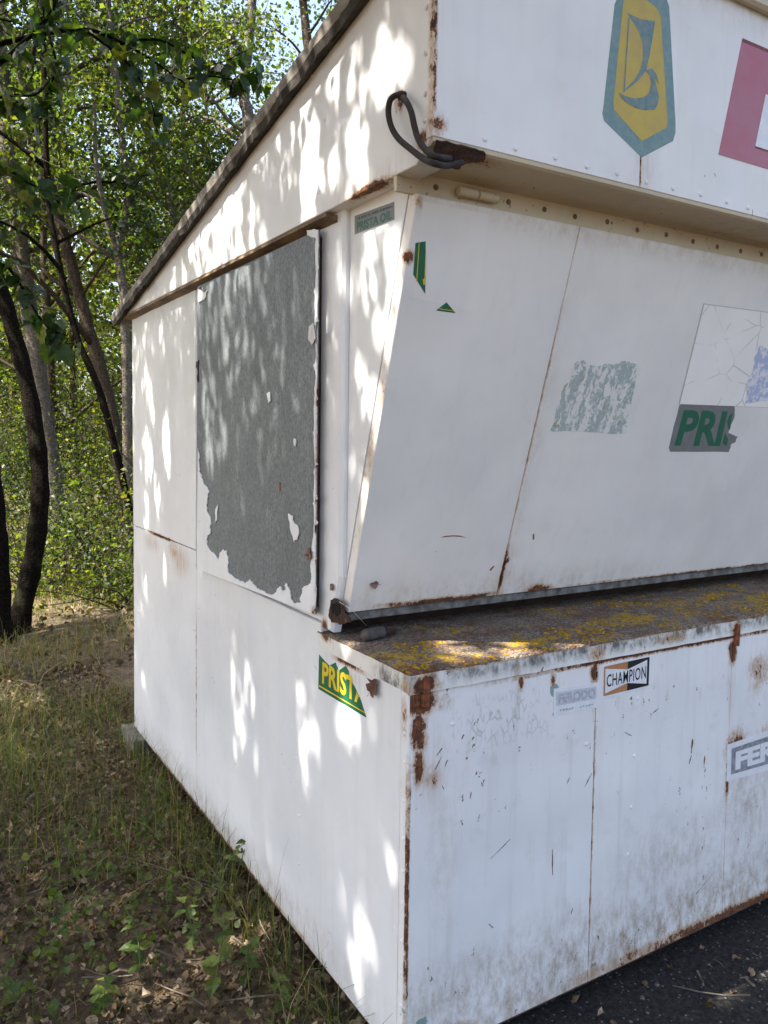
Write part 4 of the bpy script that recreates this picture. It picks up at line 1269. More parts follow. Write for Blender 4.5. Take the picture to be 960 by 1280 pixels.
def tree(name, label, path, r_base, r_top, clumps, per, leafsize, mat, bmat, seed, cull=None, group=None, extra=(), flat=0.3, forks=(), sub=4):
    """path: trunk points; clumps: (centre, radius). Limbs run from the trunk to every clump, twigs inside it carry the leaves."""
    rng = np.random.default_rng(seed)
    P = spline(path, max(12, 5 * len(path)))
    rad = [r_base + (r_top - r_base) * (i / (len(P) - 1)) ** 0.8 for i in range(len(P))]
    rad[0] *= 1.5; rad[1] *= 1.18
    geos = [tube_geo(P, [r * (1 + 0.07 * math.sin(i * 2.1 + seed)) for i, r in enumerate(rad)], 12)]
    Pa = np.array(P)
    for fpts, fr0, fr1 in forks:
        FP = spline(fpts, 4 * len(fpts))
        geos.append(tube_geo(FP, [fr0 + (fr1 - fr0) * i / (len(FP) - 1) for i in range(len(FP))], 8))
        Pa = np.vstack([Pa, np.array(FP)])
    LP, LR = [], []
    for c, r in clumps:
        c = np.array(c, float)
        d = Pa - c
        cost = np.linalg.norm(d[:, :2], axis=1) + np.abs(d[:, 2] + 0.5 * np.linalg.norm(d[:, :2], axis=1))
        i = int(np.argmin(cost))
        L = np.linalg.norm(Pa[i] - c)
        rr0 = min(0.012 + 0.010 * L, r_base * 0.6)
        pts, rd, ns = clear_limb(cull, Pa[i], c, rr0, 0.006, rng)
        geos.append(tube_geo(pts, rd, ns))
        for s in range(sub):
            e = c + rng.normal(size=3) * r * 0.75
            tp, tr_, _ = clear_limb(cull, pts[4], e, 0.006, 0.0025, rng, 0.1, 5, 4)
            if cull is None or cull(np.array(tp), 0.006).all():
                geos.append(tube_geo(tp, tr_, 4, False))
            m_ = per // sub
            t = rng.uniform(0.25, 1.05, m_)
            q = np.array(tp[0]) + (np.array(e) - np.array(tp[0])) * t[:, None] + rng.normal(size=(m_, 3)) * r * np.array((0.30, 0.30, 0.22))
            LP.append(q)
    V, F = merge(geos)
    t = empty(name, tuple(path[0]))
    tag(t, label, 'tree', group)
    base = np.array(path[0], float)
    o = obj('trunk', [np.array(v) - base for v in V], F, bmat, t, smooth=True)
    LP = np.vstack(LP)
    size = rng.uniform(0.5, 1.4, len(LP)) * leafsize
    V, F, R = leaf_cloud(LP - base, size, rng, flat=flat)
    if cull is not None:                 # the gaps in this crown: leaves missing where the sun comes through
        Q = V.reshape(-1, 4, 3) + base
        ok = cull(Q.mean(1), 0.012)
        for k_ in range(4):
            ok &= cull(Q[:, k_], 0.0)
        ok |= rng.random(len(ok)) < 0.14
        Q = Q[ok] - base
        V = Q.reshape(-1, 3)
        F = (LEAF_F[None] + (np.arange(len(Q)) * 4)[:, None, None]).reshape(-1, 3)
        R = R.reshape(-1, 4)[ok].ravel()
    np_obj('crown', V, F, mat, t, R)
    return t


def ell(c, rad, n, rng, r=(0.5, 0.9)):
    out = []
    while len(out) < n:
        p = rng.uniform(-1, 1, 3)
        if p @ p < 1 and p @ p > 0.08:
            out.append((np.array(c) + p * np.array(rad), rng.uniform(*r)))
    return out


# ================================================================== SHADE TREES BESIDE THE KIOSK (out of the picture, their gaps let the sun through)
WALL_SPOTS = [  # pixels on the side wall: centre, half width, half height
    ((185, 560), 4, 50), ((190, 500), 3, 26), ((183, 470), 2.5, 18), ((208, 560), 4, 48), ((197, 610), 3, 30), ((182, 640), 3, 20), ((200, 420), 2, 10), ((180, 720), 2, 22), ((205, 715), 3, 18),
    ((181, 760), 2, 14), ((180, 865), 2, 20), ((313, 350), 7, 24), ((268, 520), 8, 42), ((286, 565), 7, 40), ((270, 585), 5, 25), ((293, 850), 6, 55), ((300, 905), 6, 35), ((312, 850), 5, 45), ((296, 950), 4, 30), ((322, 960), 4, 26),
    ((437, 800), 4, 42), ((383, 930), 10, 40), ((375, 880), 5, 40), ((392, 890), 6, 45), ((381, 1000), 4, 60), ((338, 1060), 4, 16), ((331, 1015), 2, 16), ((433, 890), 13, 34), ((437, 910), 8, 28), ((450, 1090), 6, 40), ((456, 1170), 9, 50),
    ((425, 1110), 3, 25), ((446, 1200), 7, 45), ((466, 1190), 4, 35), ((490, 1075), 4, 26), ((477, 1060), 3, 20), ((468, 930), 5, 30), ((350, 1075), 3, 16), ((452, 345), 6, 36), ((478, 330), 10, 60), ((470, 420), 9, 50), ((455, 300), 5, 20), ((487, 390), 6, 60), ((443, 470), 4, 50), ((460, 500), 6, 40),
    ((475, 480), 6, 60), ((450, 620), 4, 60), ((407, 400), 3, 20),
]
GABLE_SPOTS = [((382, 165), 12, 38), ((386, 225), 8, 45), ((400, 180), 6, 30), ((446, 95), 10, 50), ((478, 80), 14, 60), ((418, 210), 5, 26), ((447, 215), 8, 45), ((440, 175), 5, 30), ((270, 335), 3, 20), ((288, 268), 5, 16), ((275, 310), 5, 26), ((216, 365), 3, 10), ((228, 350), 3, 12),
               ((505, 60), 8, 50), ((415, 100), 5, 20)]
GROUND_SPOTS = [((110, 1140), 48, 16), ((20, 875), 26, 22), ((280, 1190), 34, 16), ((215, 1245), 60, 13), ((150, 1040), 10, 5), ((75, 905), 10, 6), ((320, 1170), 22, 12), ((170, 1220), 26, 10), ((105, 1060), 14, 5), ((35, 1090), 10, 5)]
COUNTER_SPOT = [((652, 812), 72, 13), ((590, 818), 28, 6)]
spots = []     # (plane axis, plane value, centre (a, b), radii)
for lst, x in ((WALL_SPOTS, 0.0), (GABLE_SPOTS, -0.03)):
    for c, hw, hh in lst:
        P0, Pa_, Pb_ = on_x(c, x), on_x((c[0] + hw, c[1]), x), on_x((c[0], c[1] + hh), x)
        ra_, rb__ = abs(Pa_[1] - P0[1]), abs(Pb_[2] - P0[2])
        for k_ in range(3):                # every gap is a few smaller gaps between leaves
            u_, v_ = random.uniform(-0.7, 0.7), random.uniform(-0.6, 0.6)
            spots.append((0, x, P0 + np.array((0, u_ * ra_, v_ * rb__)), ra_ * random.uniform(0.40, 0.75), rb__ * random.uniform(0.28, 0.55)))
for c, hw, hh in GROUND_SPOTS:
    P0, Pa_, Pb_ = on_z(c, 0.0), on_z((c[0] + hw, c[1]), 0), on_z((c[0], c[1] - hh), 0)
    spots.append((2, 0.0, P0, np.linalg.norm((Pa_ - P0)[:2]) * 1.25, np.linalg.norm((Pb_ - P0)[:2]) * 1.1))
for c, hw, hh in COUNTER_SPOT:
    P0 = on_z(c, 1.045)
    spots.append((2, 1.045, P0, 0.17 if hw > 40 else 0.09, 0.085))


def keep_leaf(P, margin=0.02):
    ok = np.ones(len(P), bool)
    for ax_, val, c, ra, rb in spots:
        t = (P[:, ax_] - val) / SUN[ax_]
        h = P - SUN[None] * t[:, None]
        if ax_ == 0:
            e = ((h[:, 1] - c[1]) / (ra + margin)) ** 2 + ((h[:, 2] - c[2]) / (rb + margin)) ** 2
        else:
            e = ((h[:, 0] - c[0]) / (ra + margin)) ** 2 + ((h[:, 1] - c[1]) / (rb + margin)) ** 2
        ok &= ~((e < 1) & (t > 0))
    return ok


def shade_clumps(hc, xs_, ys_, n, rng, zr, rr_=(0.45, 0.8)):
    out = []
    for i in range(n):
        z = hc + rng.uniform(-zr, zr)
        x = rng.uniform(*xs_)      # where the shadow should fall on the ground
        y = rng.uniform(*ys_)
        out.append((np.array((x, y, 0)) + SUN * (z / SUN[2]), rng.uniform(*rr_)))
    return out


rg = np.random.default_rng(3)
shade = []
shade.append(tree('shade_tree', 'leafy tree whose crown shades the window side of the kiosk', [(-4.9, -1.6, 0), (-4.85, -1.5, 2.0), (-4.7, -1.25, 3.6), (-4.4, -0.9, 5.0), (-4.2, -0.6, 6.1)], 0.17, 0.06,
                  shade_clumps(4.9, (-2.4, 1.7), (-0.8, 3.3), 64, rg, 0.6, (0.55, 0.85)) + shade_clumps(4.7, (0.2, 1.7), (1.4, 3.0), 9, rg, 0.4, (0.5, 0.8)) + shade_clumps(5.4, (0.6, 3.6), (-2.6, -0.1), 34, rg, 0.6, (0.6, 0.95)), 1700, 0.060, M_leaf, B_mid, 21, cull=keep_leaf, flat=0.45))
shade.append(tree('shade_tree', 'tall tree with spreading crown further along the window side', [(-5.6, 5.6, 0), (-5.5, 5.6, 2.5), (-5.3, 5.5, 5.0), (-5.0, 5.3, 8.0)], 0.18, 0.05,
                  shade_clumps(6.2, (-2.8, 0.8), (2.8, 5.2), 40, rg, 1.0), 700, 0.085, M_leaf, B_mid, 22, cull=keep_leaf, flat=0.45))

# low branch of the shade tree reaching into the picture, every leaf its own
M_branch = foliage('branch_leaves', [(0.0, (0.014, 0.038, 0.010)), (0.6, (0.030, 0.068, 0.014)), (0.85, (0.070, 0.115, 0.018)), (1.0, (0.14, 0.16, 0.025))], 0.42, 0.42, 0.45)
rb = np.random.default_rng(17)
LOBED = np.array([(0, 0, 0), (-0.16, -0.06, 0.02), (-0.42, 0.10, 0.06), (-0.34, 0.28, 0.04), (-0.52, 0.48, 0.08), (-0.26, 0.60, 0.03), (-0.20, 0.80, 0.02), (0, 1.0, -0.05),
                  (0.20, 0.80, 0.02), (0.26, 0.60, 0.03), (0.52, 0.48, 0.08), (0.34, 0.28, 0.04), (0.42, 0.10, 0.06), (0.16, -0.06, 0.02), (0, 0.42, -0.02)])
LOBED_F = [(14, (i + 1) % 14, i) for i in range(14)]
leaf_meshes = []
for k_ in range(7):
    T = LOBED.copy()
    T[:, 2] += rb.normal(size=15) * 0.03 + (rb.uniform(-0.25, 0.15)) * T[:, 1] ** 2
    T[:, 0] *= rb.uniform(0.8, 1.1)
    me = bpy.data.meshes.new('leaf')
    me.from_pydata([tuple(v) for v in T], [], LOBED_F)
    a_ = me.attributes.new('rnd', 'FLOAT', 'POINT')
    a_.data.foreach_set('value', np.full(15, k_ / 6.0, np.float32))
    me.materials.append(M_branch)
    me.update()
    leaf_meshes.append(me)


def depth_pt(px, d):
    r_ = ray(*px)
    return CAM + r_ * d


t0 = shade[0]
base0 = np.array(t0.location)
twigs = [  # pixel path, depth of each end, start radius
    ([(-60, 70), (20, 50), (95, 36), (135, 45), (185, 72), (232, 105)], 3.1, 3.4, 0.011),
    ([(-60, 95), (0, 78), (30, 52), (62, 18), (80, -20)], 2.9, 3.0, 0.012),
    ([(110, 40), (150, 70), (170, 92), (190, 130), (196, 165)], 3.2, 3.3, 0.005),
    ([(60, 40), (70, 80), (62, 110), (50, 150)], 3.1, 3.0, 0.005),
    ([(150, 55), (200, 50), (262, 80), (310, 62)], 3.3, 3.5, 0.006),
    ([(-50, 190), (0, 205), (30, 225), (62, 240), (98, 238)], 2.8, 2.9, 0.006),
    ([(-50, 330), (0, 330), (22, 350), (55, 405), (85, 420)], 2.7, 2.8, 0.006),
    ([(225, 100), (262, 95), (300, 100), (330, 88)], 3.4, 3.5, 0.004),
    ([(-40, 130), (10, 120), (45, 118), (66, 95)], 2.8, 2.9, 0.006),
]
geos, leafpos = [], []
for pts, d0, d1, r_ in twigs:
    n_ = len(pts)
    P3 = [depth_pt(p, d0 + (d1 - d0) * i / (n_ - 1)) for i, p in enumerate(pts)]
    S = spline(P3, 16)
    geos.append(tube_geo([s - base0 for s in S], [r_ * (1 - 0.8 * i / 15) + 0.0008 for i in range(16)], 6))
    for i in range(3, 16):
        for rep in range(3 if i > 5 else 2):
            leafpos.append((S[i] + rb.normal(size=3) * 0.025, S[min(i + 1, 15)] - S[i - 1]))
# the main limb back to the trunk
root = depth_pt((-60, 80), 3.05)
pp, rd, ns = clear_limb(keep_leaf, np.array((-4.82, -1.42, 2.9)), root, 0.045, 0.014, rb, 0.05, 10, 8)
geos.append(tube_geo([p - base0 for p in pp], rd, 8))
for q_ in (depth_pt((-60, 190), 2.8), depth_pt((-50, 330), 2.7), depth_pt((-40, 130), 2.8)):
    pp2, rd2, _ = clear_limb(keep_leaf, pp[5], q_, 0.018, 0.007, rb, 0.06, 8, 6)
    geos.append(tube_geo([p - base0 for p in pp2], rd2, 6))
V, F = merge(geos)
branch = obj('branch', V, F, B_dark, t0, smooth=True)
for (p, d) in leafpos[:300]:
    if not keep_leaf(p[None], 0.05)[0] and rb.random() < 0.7:
        continue
    o = bpy.data.objects.new('leaf', leaf_meshes[int(rb.integers(0, 7)) if rb.random() < 0.8 else 0])
    COL.objects.link(o)
    o.parent = branch
    o.location = tuple(p - base0)
    o.rotation_euler = (rb.uniform(-1.6, -0.1), rb.uniform(-0.6, 0.6), rb.uniform(0, 6.28))
    s = rb.uniform(0.045, 0.085)
    o.scale = (s, s, s)

# ================================================================== TREES BEHIND
def trunk_path(px, Y, zbase=True):
    pts = [on_y(p, Y + 0.15 * i) for i, p in enumerate(px)]
    b = pts[0].copy()
    if zbase:
        b[2] = ground_z(b[0], b[1]) - 0.05
        if pts[0][2] > 0.5:
            pts.insert(0, b)
        else:
            pts[0] = b
    return pts


def up(path, z):
    """carry a trunk on upward to height z"""
    d = path[-1] - path[-2]
    d = d / np.linalg.norm(d)
    p = path[-1]
    while p[2] < z:
        p = p + d * 1.2
        d = d * 0.8 + np.array((0, 0, 0.2))
        d /= np.linalg.norm(d)
        path.append(p)
    return path


rt = np.random.default_rng(9)
G = 'trees behind the kiosk'


def crown_for(path, z0, z1, rad, n, rng, r=(0.45, 0.8)):
    out = []
    Pa = np.array(path)
    for i in range(n):
        z = rng.uniform(z0, z1)
        j = int(np.argmin(np.abs(Pa[:, 2] - z)))
        a = rng.uniform(0, 6.283)
        q = rad * math.sqrt(rng.uniform(0.05, 1))
        out.append((np.array((Pa[j][0] + q * math.cos(a), Pa[j][1] + q * math.sin(a), z)), rng.uniform(*r)))
    return out


def wood(label, px, Y, rb_, rt_, ztop, z0, rad, n, per, ls, mat, bm_, seed, forks=()):
    p = up(trunk_path(px, Y), ztop)
    rng = np.random.default_rng(seed)
    f2 = [([on_y(q, Y + 0.1) for q in fp], fa_, fb_) for fp, fa_, fb_ in forks]
    tree('forest_tree', label, p, rb_, rt_, crown_for(p, z0, ztop + 0.8, rad, n, rng), per, ls, mat, bm_, seed, group=G, forks=f2)


wood('dark-barked tree with a bent trunk, nearest the kiosk among the trees behind', [(18, 792), (43, 690), (50, 600), (38, 500), (8, 385), (-30, 270)], 5.35, 0.083, 0.05, 7.0, 4.2, 1.5, 9, 280, 0.07, M_leafd, B_dark, 31)
wood('dark tree trunk leaning away beside the bent dark-barked tree', [(-2, 806), (-4, 700), (-12, 600), (-30, 450)], 5.1, 0.10, 0.05, 7.0, 4.2, 1.5, 8, 300, 0.085, M_leafd, B_dark, 32)
wood('pale straight trunk rising behind the bent dark tree', [(76, 690), (66, 600), (48, 470), (28, 330), (9, 190), (0, 70)], 9.6, 0.135, 0.08, 9.5, 4.0, 2.4, 22, 420, 0.068, M_leaf, B_pale, 33)
wood('grey trunk leaning toward the pale tree', [(168, 655), (140, 520), (105, 390), (78, 290), (48, 170), (20, 70)], 8.8, 0.092, 0.045, 8.5, 3.8, 2.2, 20, 420, 0.068, M_leaf, B_mid, 34)
wood('thin dark trunk crossing the leaning grey one', [(166, 660), (128, 500), (96, 420), (72, 320), (60, 240), (56, 120)], 7.6, 0.046, 0.025, 7.0, 3.8, 1.4, 9, 300, 0.08, M_leafd, B_dark, 35)
wood('slim forked trunk close behind the rear corner of the kiosk', [(160, 640), (156, 390), (147, 310), (160, 250), (152, 170), (141, 60)], 8.3, 0.062, 0.035, 8.0, 3.6, 1.8, 15, 400, 0.066, M_leaf, B_pale, 36, forks=[([(148, 320), (132, 270), (120, 200), (118, 120)], 0.04, 0.02)])
wood('slender trunk leaning left above the low end of the roof', [(250, 640), (228, 330), (200, 220), (182, 160), (150, 60)], 10.2, 0.07, 0.04, 9.5, 4.0, 2.0, 16, 420, 0.07, M_leaf2, B_pale, 37)
wood('pale trunk with a thick side branch, seen above the roof slope', [(330, 640), (314, 200), (305, 120), (312, 40), (318, -40)], 9.2, 0.10, 0.06, 9.5, 4.4, 2.2, 15, 330, 0.07, M_leaf, B_pale, 38, forks=[([(308, 70), (285, 44), (262, 38), (238, 42), (215, 30)], 0.05, 0.025), ([(305, 165), (285, 150), (262, 120), (240, 112)], 0.03, 0.012)])
wood('tree with drooping twigs standing behind the middle of the roof', [(420, 640), (400, 200), (385, 60), (372, -60)], 8.6, 0.09, 0.05, 9.0, 4.4, 2.0, 13, 300, 0.07, M_leafd, B_mid, 39)

# further trees, one colour of bark and crown each kind, all over the wood behind
far_spots = [(-1.6, 11.5), (1.3, 13.5), (3.6, 12.6), (0.2, 16.5), (2.4, 17.5), (5.2, 15.5), (-2.5, 17), (7.4, 13.5), (1.2, 21), (4.4, 21.5), (8.0, 19.5), (-1.0, 24), (6.0, 27), (2.8, 28), (10.5, 24), (11.0, 15.5), (14, 20)]
for i, (x, y) in enumerate(far_spots):
    rng = np.random.default_rng(60 + i)
    zb = ground_z(x, y) - 0.05
    lean = rng.normal(size=2) * 0.5
    H = rng.uniform(9, 13)
    stout = 'slim' if H < 10.3 else 'tall' if H < 11.6 else 'very tall'
    p = [np.array((x, y, zb)), np.array((x + lean[0] * 0.3, y + lean[1] * 0.3, 2.5)), np.array((x + lean[0] * 0.5, y, 5.0)), np.array((x + lean[0], y + lean[1], H))]
    tree('forest_tree', stout + [' pale-barked tree', ' brown-barked dark green tree', ' brown-barked light green tree'][i % 3] + (' standing midway into the wood' if y < 18 else ' at the far side of the wood'), p, rng.uniform(0.08, 0.14), 0.03,
         crown_for(p, 2.6, H + 0.6, rng.uniform(2.0, 2.9), 24, rng, (0.6, 1.0)), 380, 0.088, [M_leaf, M_leaf, M_leaf2][i % 3], [B_pale, B_mid, B_mid][i % 3], 60 + i, group='trees deep in the wood')


# ---- shrubs of the undergrowth
def shrub(label, x, y, h, wd, n, ls, mat, seed, group):
    rng = np.random.default_rng(seed)
    zb = ground_z(x, y)
    base = np.array((x, y, zb))
    geos, LP = [], []
    for s in range(18):
        e = np.array((rng.normal() * wd * 0.6, rng.normal() * wd * 0.6, h * rng.uniform(0.35, 1.25)))
        pts, rd, ns = limb((rng.normal() * 0.05, rng.normal() * 0.05, -0.03), e, 0.009, 0.0025, rng, 0.14, 6, 5)
        geos.append(tube_geo(pts, rd, 5))
        k_ = n // 24
        idx = rng.uniform(0.25, 1.0, k_)
        c_ = np.array([np.array(pts[0]) + (e - np.array(pts[0])) * q for q in idx])
        LP.append(c_ + rng.normal(size=(k_, 3)) * np.array((0.13, 0.13, 0.10)) * (0.6 + h * 0.35))
    LP = np.vstack(LP)
    LP[:, 2] = np.abs(LP[:, 2])
    t = empty('shrub', tuple(base))
    tag(t, label, 'shrub', group)
    V, F = merge(geos)
    obj('stem', V, F, B_mid, t, smooth=True)
    V, F, R = leaf_cloud(LP, rng.uniform(0.45, 1.5, len(LP)) * ls, rng, flat=0.35)
    np_obj('foliage', V, F, mat, t, R)


sp_ = [(0.15, 7.6, 0.9), (0.85, 8.2, 1.2), (1.35, 7.4, 1.5), (0.5, 10.4, 1.7), (1.3, 10.8, 2.0), (2.0, 9.2, 1.9), (2.9, 10.4, 2.3), (-0.7, 9.2, 1.5), (-1.0, 12.4, 2.0), (0.9, 12.6, 2.3), (2.1, 13.0, 2.6), (3.3, 14.0, 2.8),
       (0.2, 14.4, 2.4), (4.4, 11.8, 2.6), (5.6, 13.6, 2.8), (1.6, 15.4, 3.0), (3.0, 17.5, 3.2), (-1.6, 15, 2.6), (0.4, 18.5, 3.0), (1.05, 6.3, 0.55), (0.55, 6.6, 0.5), (1.5, 5.6, 0.7), (0.15, 6.9, 0.6), (0.95, 7.2, 0.9), (1.25, 6.7, 0.75), (0.45, 7.5, 0.95), (0.75, 5.9, 0.45)]
for i, (x, y, h) in enumerate(sp_):
    shrub(('knee-high ' if h < 0.8 else 'waist-high ' if h < 1.4 else 'head-high ' if h < 2.1 else 'tall ' if h < 2.7 else 'very tall ') + ['yellow-green bushy shrub', 'mid green leafy shrub'][i % 2] + (' at the edge of the wood behind the kiosk' if y < 9 else ' among the trunks behind the kiosk' if y < 13 else ' deep in the wood'), x, y, h, 0.75 + h * 0.25, int(900 + 760 * h), 0.036 + 0.009 * h, [M_leaf2, M_leaf, M_leaf2, M_leafd][i % 4], 100 + i, 'shrubs of the undergrowth')

# ---- far wood closing the view
rng = np.random.default_rng(77)
n = 42000
ang = rng.uniform(-0.55, 1.25, n)
dist = rng.uniform(26, 46, n)
P = np.stack([np.sin(ang) * dist - 1, np.cos(ang) * dist - 1.5, rng.uniform(0, 1, n) ** 1.3 * 10], 1)
P += rng.normal(size=P.shape) * 0.3
V, F, R = leaf_cloud(P, rng.uniform(0.25, 0.55, n), rng)
tag(np_obj('distant_wood', V, F, M_leaf2, None, R), 'green mass of distant woodland closing the view behind the trees', 'woodland', kind='stuff')

# ================================================================== GROUND COVER
rng = np.random.default_rng(5)


def outside(P, m=0.02):
    return ~((P[:, 0] > -m) & (P[:, 0] < KW + m) & (P[:, 1] > -m) & (P[:, 1] < 2.6 + m))


gz = lambda P: np.array([ground_z(x, y) for x, y in P])
# fallen leaves: dense near, thinner under the kiosk edge and in the yard
n1, n2, n3 = 24000, 9000, 260
A = np.stack([rng.uniform(-2.4, 0.14, n1), rng.uniform(-0.9, 4.2, n1)], 1)
B = np.stack([rng.uniform(-2.5, 5.5, n2), rng.uniform(4.0, 16, n2)], 1)
Cc = np.stack([rng.uniform(0.0, 3.5, n3), rng.uniform(-1.0, 0.2, n3)], 1)
XY = np.vstack([A, B, Cc])
zz = gz(XY) + rng.uniform(0.002, 0.028, len(XY))
P = np.column_stack([XY, zz])
size = np.concatenate([0.010 + 0.040 * rng.beta(1.2, 2.8, n1), rng.uniform(0.03, 0.075, n2), rng.uniform(0.012, 0.035, n3)])
V, F, R = leaf_cloud(P, size, rng, BROAD * np.array((0.8, 1, 1)), BROAD_F, flat=0.66, rnd=np.clip(rng.beta(1.5, 1.6, len(P)), 0, 1), curl=0.36)
tag(np_obj('leaf_litter', V, F, M_litter, None, R), kind='stuff')
# twigs
geos = []
for i in range(900):
    x, y = (rng.uniform(-2.0, -0.03), rng.uniform(-0.8, 4.5)) if i < 800 else (rng.uniform(0.1, 3), rng.uniform(-0.9, -0.05))
    a = rng.uniform(0, 6.28)
    L = rng.uniform(0.04, 0.22)
    z = ground_z(x, y) + rng.uniform(0.006, 0.03)
    d = np.array((math.cos(a), math.sin(a), rng.uniform(-0.08, 0.1)))
    pts = [np.array((x, y, z)) + d * L * t + rng.normal(size=3) * 0.006 for t in (0, 0.33, 0.66, 1)]
    r_ = rng.uniform(0.0012, 0.004)
    geos.append(tube_geo(pts, [r_, r_, r_ * 0.8, r_ * 0.5], 4))
V, F = merge(geos)
tag(obj('twigs', V, F, plain('grey_twig', (0.17, 0.135, 0.10), 0.9, 0.6, 20, col2=(0.06, 0.045, 0.032))), kind='stuff')
# pale pebbles in the yard
geos = []
for i in range(260):
    x, y = rng.uniform(0.2, 3.2), rng.uniform(-1.0, 0.02)
    s = rng.uniform(0.003, 0.010)
    z = ground_z(x, y)
    V_ = [(x + s * a_ * rng.uniform(0.7, 1.2), y + s * b_ * rng.uniform(0.7, 1.2), z + s * c_ * rng.uniform(0.4, 0.8)) for a_, b_, c_ in ((1, 0, 0), (0, 1, 0), (-1, 0, 0), (0, -1, 0), (0, 0, 1))]
    geos.append((V_, [(0, 1, 4), (1, 2, 4), (2, 3, 4), (3, 0, 4)]))
V, F = merge(geos)
tag(obj('gravel', V, F, plain('pebble', (0.16, 0.15, 0.14), 0.9, 0.6, 200, col2=(0.05, 0.048, 0.045))), kind='stuff')


def blades(name, XY, hmin, hmax, wmin, wmax, rnd, lean=0.6, seed=1, mat=None):
    rng = np.random.default_rng(seed)
    n = len(XY)
    z = gz(XY)
    h = rng.uniform(hmin, hmax, n)
    wd = rng.uniform(wmin, wmax, n)
    a = rng.uniform(0, 6.283, n)
    b = a + rng.normal(size=n) * 0.6 + 1.57
    ln = np.abs(rng.normal(size=n)) * lean
    ts = np.array([0, 0.35, 0.7, 1.0])
    V = np.zeros((n, 7, 3))
    for i, t in enumerate(ts):
        cx = XY[:, 0] + np.cos(a) * ln * h * t ** 2
        cy = XY[:, 1] + np.sin(a) * ln * h * t ** 2
        cz = z + h * (t - 0.35 * np.minimum(ln, 1.2) * t ** 2) - 0.004
        hw = wd * (1 - t * 0.8) * 0.5
        if i < 3:
            V[:, 2 * i] = np.stack([cx - np.cos(b) * hw, cy - np.sin(b) * hw, cz], 1)
            V[:, 2 * i + 1] = np.stack([cx + np.cos(b) * hw, cy + np.sin(b) * hw, cz], 1)
        else:
            V[:, 6] = np.stack([cx, cy, cz], 1)
    f = np.array([(0, 1, 3), (0, 3, 2), (2, 3, 5), (2, 5, 4), (4, 5, 6)])
    F = (f[None] + (np.arange(n) * 7)[:, None, None]).reshape(-1, 3)
    return V.reshape(-1, 3), F, np.repeat(rnd, 7)


def clump_xy(n, xr, yr, f, seed, power=1.0):
    rng = np.random.default_rng(seed)
    out = []
    while len(out) < n:
        x, y = rng.uniform(*xr), rng.uniform(*yr)
        v = mnoise.noise(Vector((x * f, y * f, seed * 1.7))) * 0.9 + 0.5
        if x > -0.03 and y < 2.63 and y > -0.1:
            continue
        if rng.random() < max(0.03, v) ** power:
            out.append((x, y))
    return np.array(out)


wall_xy = np.column_stack([-0.015 - np.abs(rng.normal(size=450)) * 0.07, rng.uniform(0.2, 2.7, 450)])
g1_ = clump_xy(7000, (-2.4, -0.02), (-0.9, 3.4), 1.6, 2, 2.0)
g1_ = np.vstack([g1_, wall_xy])
g2_ = clump_xy(8500, (-2.5, 1.8), (2.4, 7.5), 1.2, 3, 1.3)
g3_ = clump_xy(5000, (-2.5, 5.0), (7.0, 15), 0.8, 4, 1.2)
r1 = np.clip(rng.normal(0.46, 0.30, len(g1_)), 0, 1)
r2 = np.clip(rng.normal(0.62, 0.26, len(g2_)), 0, 1)
r3 = np.clip(rng.normal(0.45, 0.25, len(g3_)), 0, 1)
G1 = blades('a', g1_, 0.05, 0.30, 0.0018, 0.0050, r1, 0.9, 1)
G2 = blades('b', g2_, 0.06, 0.26, 0.003, 0.006, r2, 1.1, 2)
G3 = blades('c', g3_, 0.10, 0.40, 0.006, 0.012, r3, 0.9, 3)
# a few tall dry stalks standing in front of the wall
px_st = [(282, 1052), (300, 1066), (318, 1120), (306, 1110), (343, 1150), (350, 1180), (225, 1040), (222, 1000), (170, 980), (232, 1075), (245, 1085)]
st = np.array([on_z(p, 0)[:2] + np.array((-0.03, 0)) for p in px_st])
G4 = blades('d', st, 0.22, 0.46, 0.002, 0.0032, np.full(len(st), 0.78), 0.25, 7)
VV, FF, RR, off = [], [], [], 0
for V, F, R in (G1, G2, G3, G4):
    VV.append(V); FF.append(F + off); RR.append(R); off += len(V)
tag(np_obj('grass', np.vstack(VV), np.vstack(FF), M_grass, None, np.concatenate(RR)), kind='stuff')
# low green herbs near the camera
h_ = clump_xy(1100, (-1.6, -0.06), (-0.4, 1.9), 2.1, 8, 2.6)
P = np.column_stack([h_, gz(h_) + rng.uniform(0.01, 0.085, len(h_))])
V, F, R = leaf_cloud(P, rng.uniform(0.012, 0.034, len(P)), rng, BROAD, BROAD_F, flat=0.62, rnd=rng.uniform(0, 1, len(P)), curl=0.08)
tag(np_obj('ground_cover', V, F, M_weed, None, R), kind='stuff')


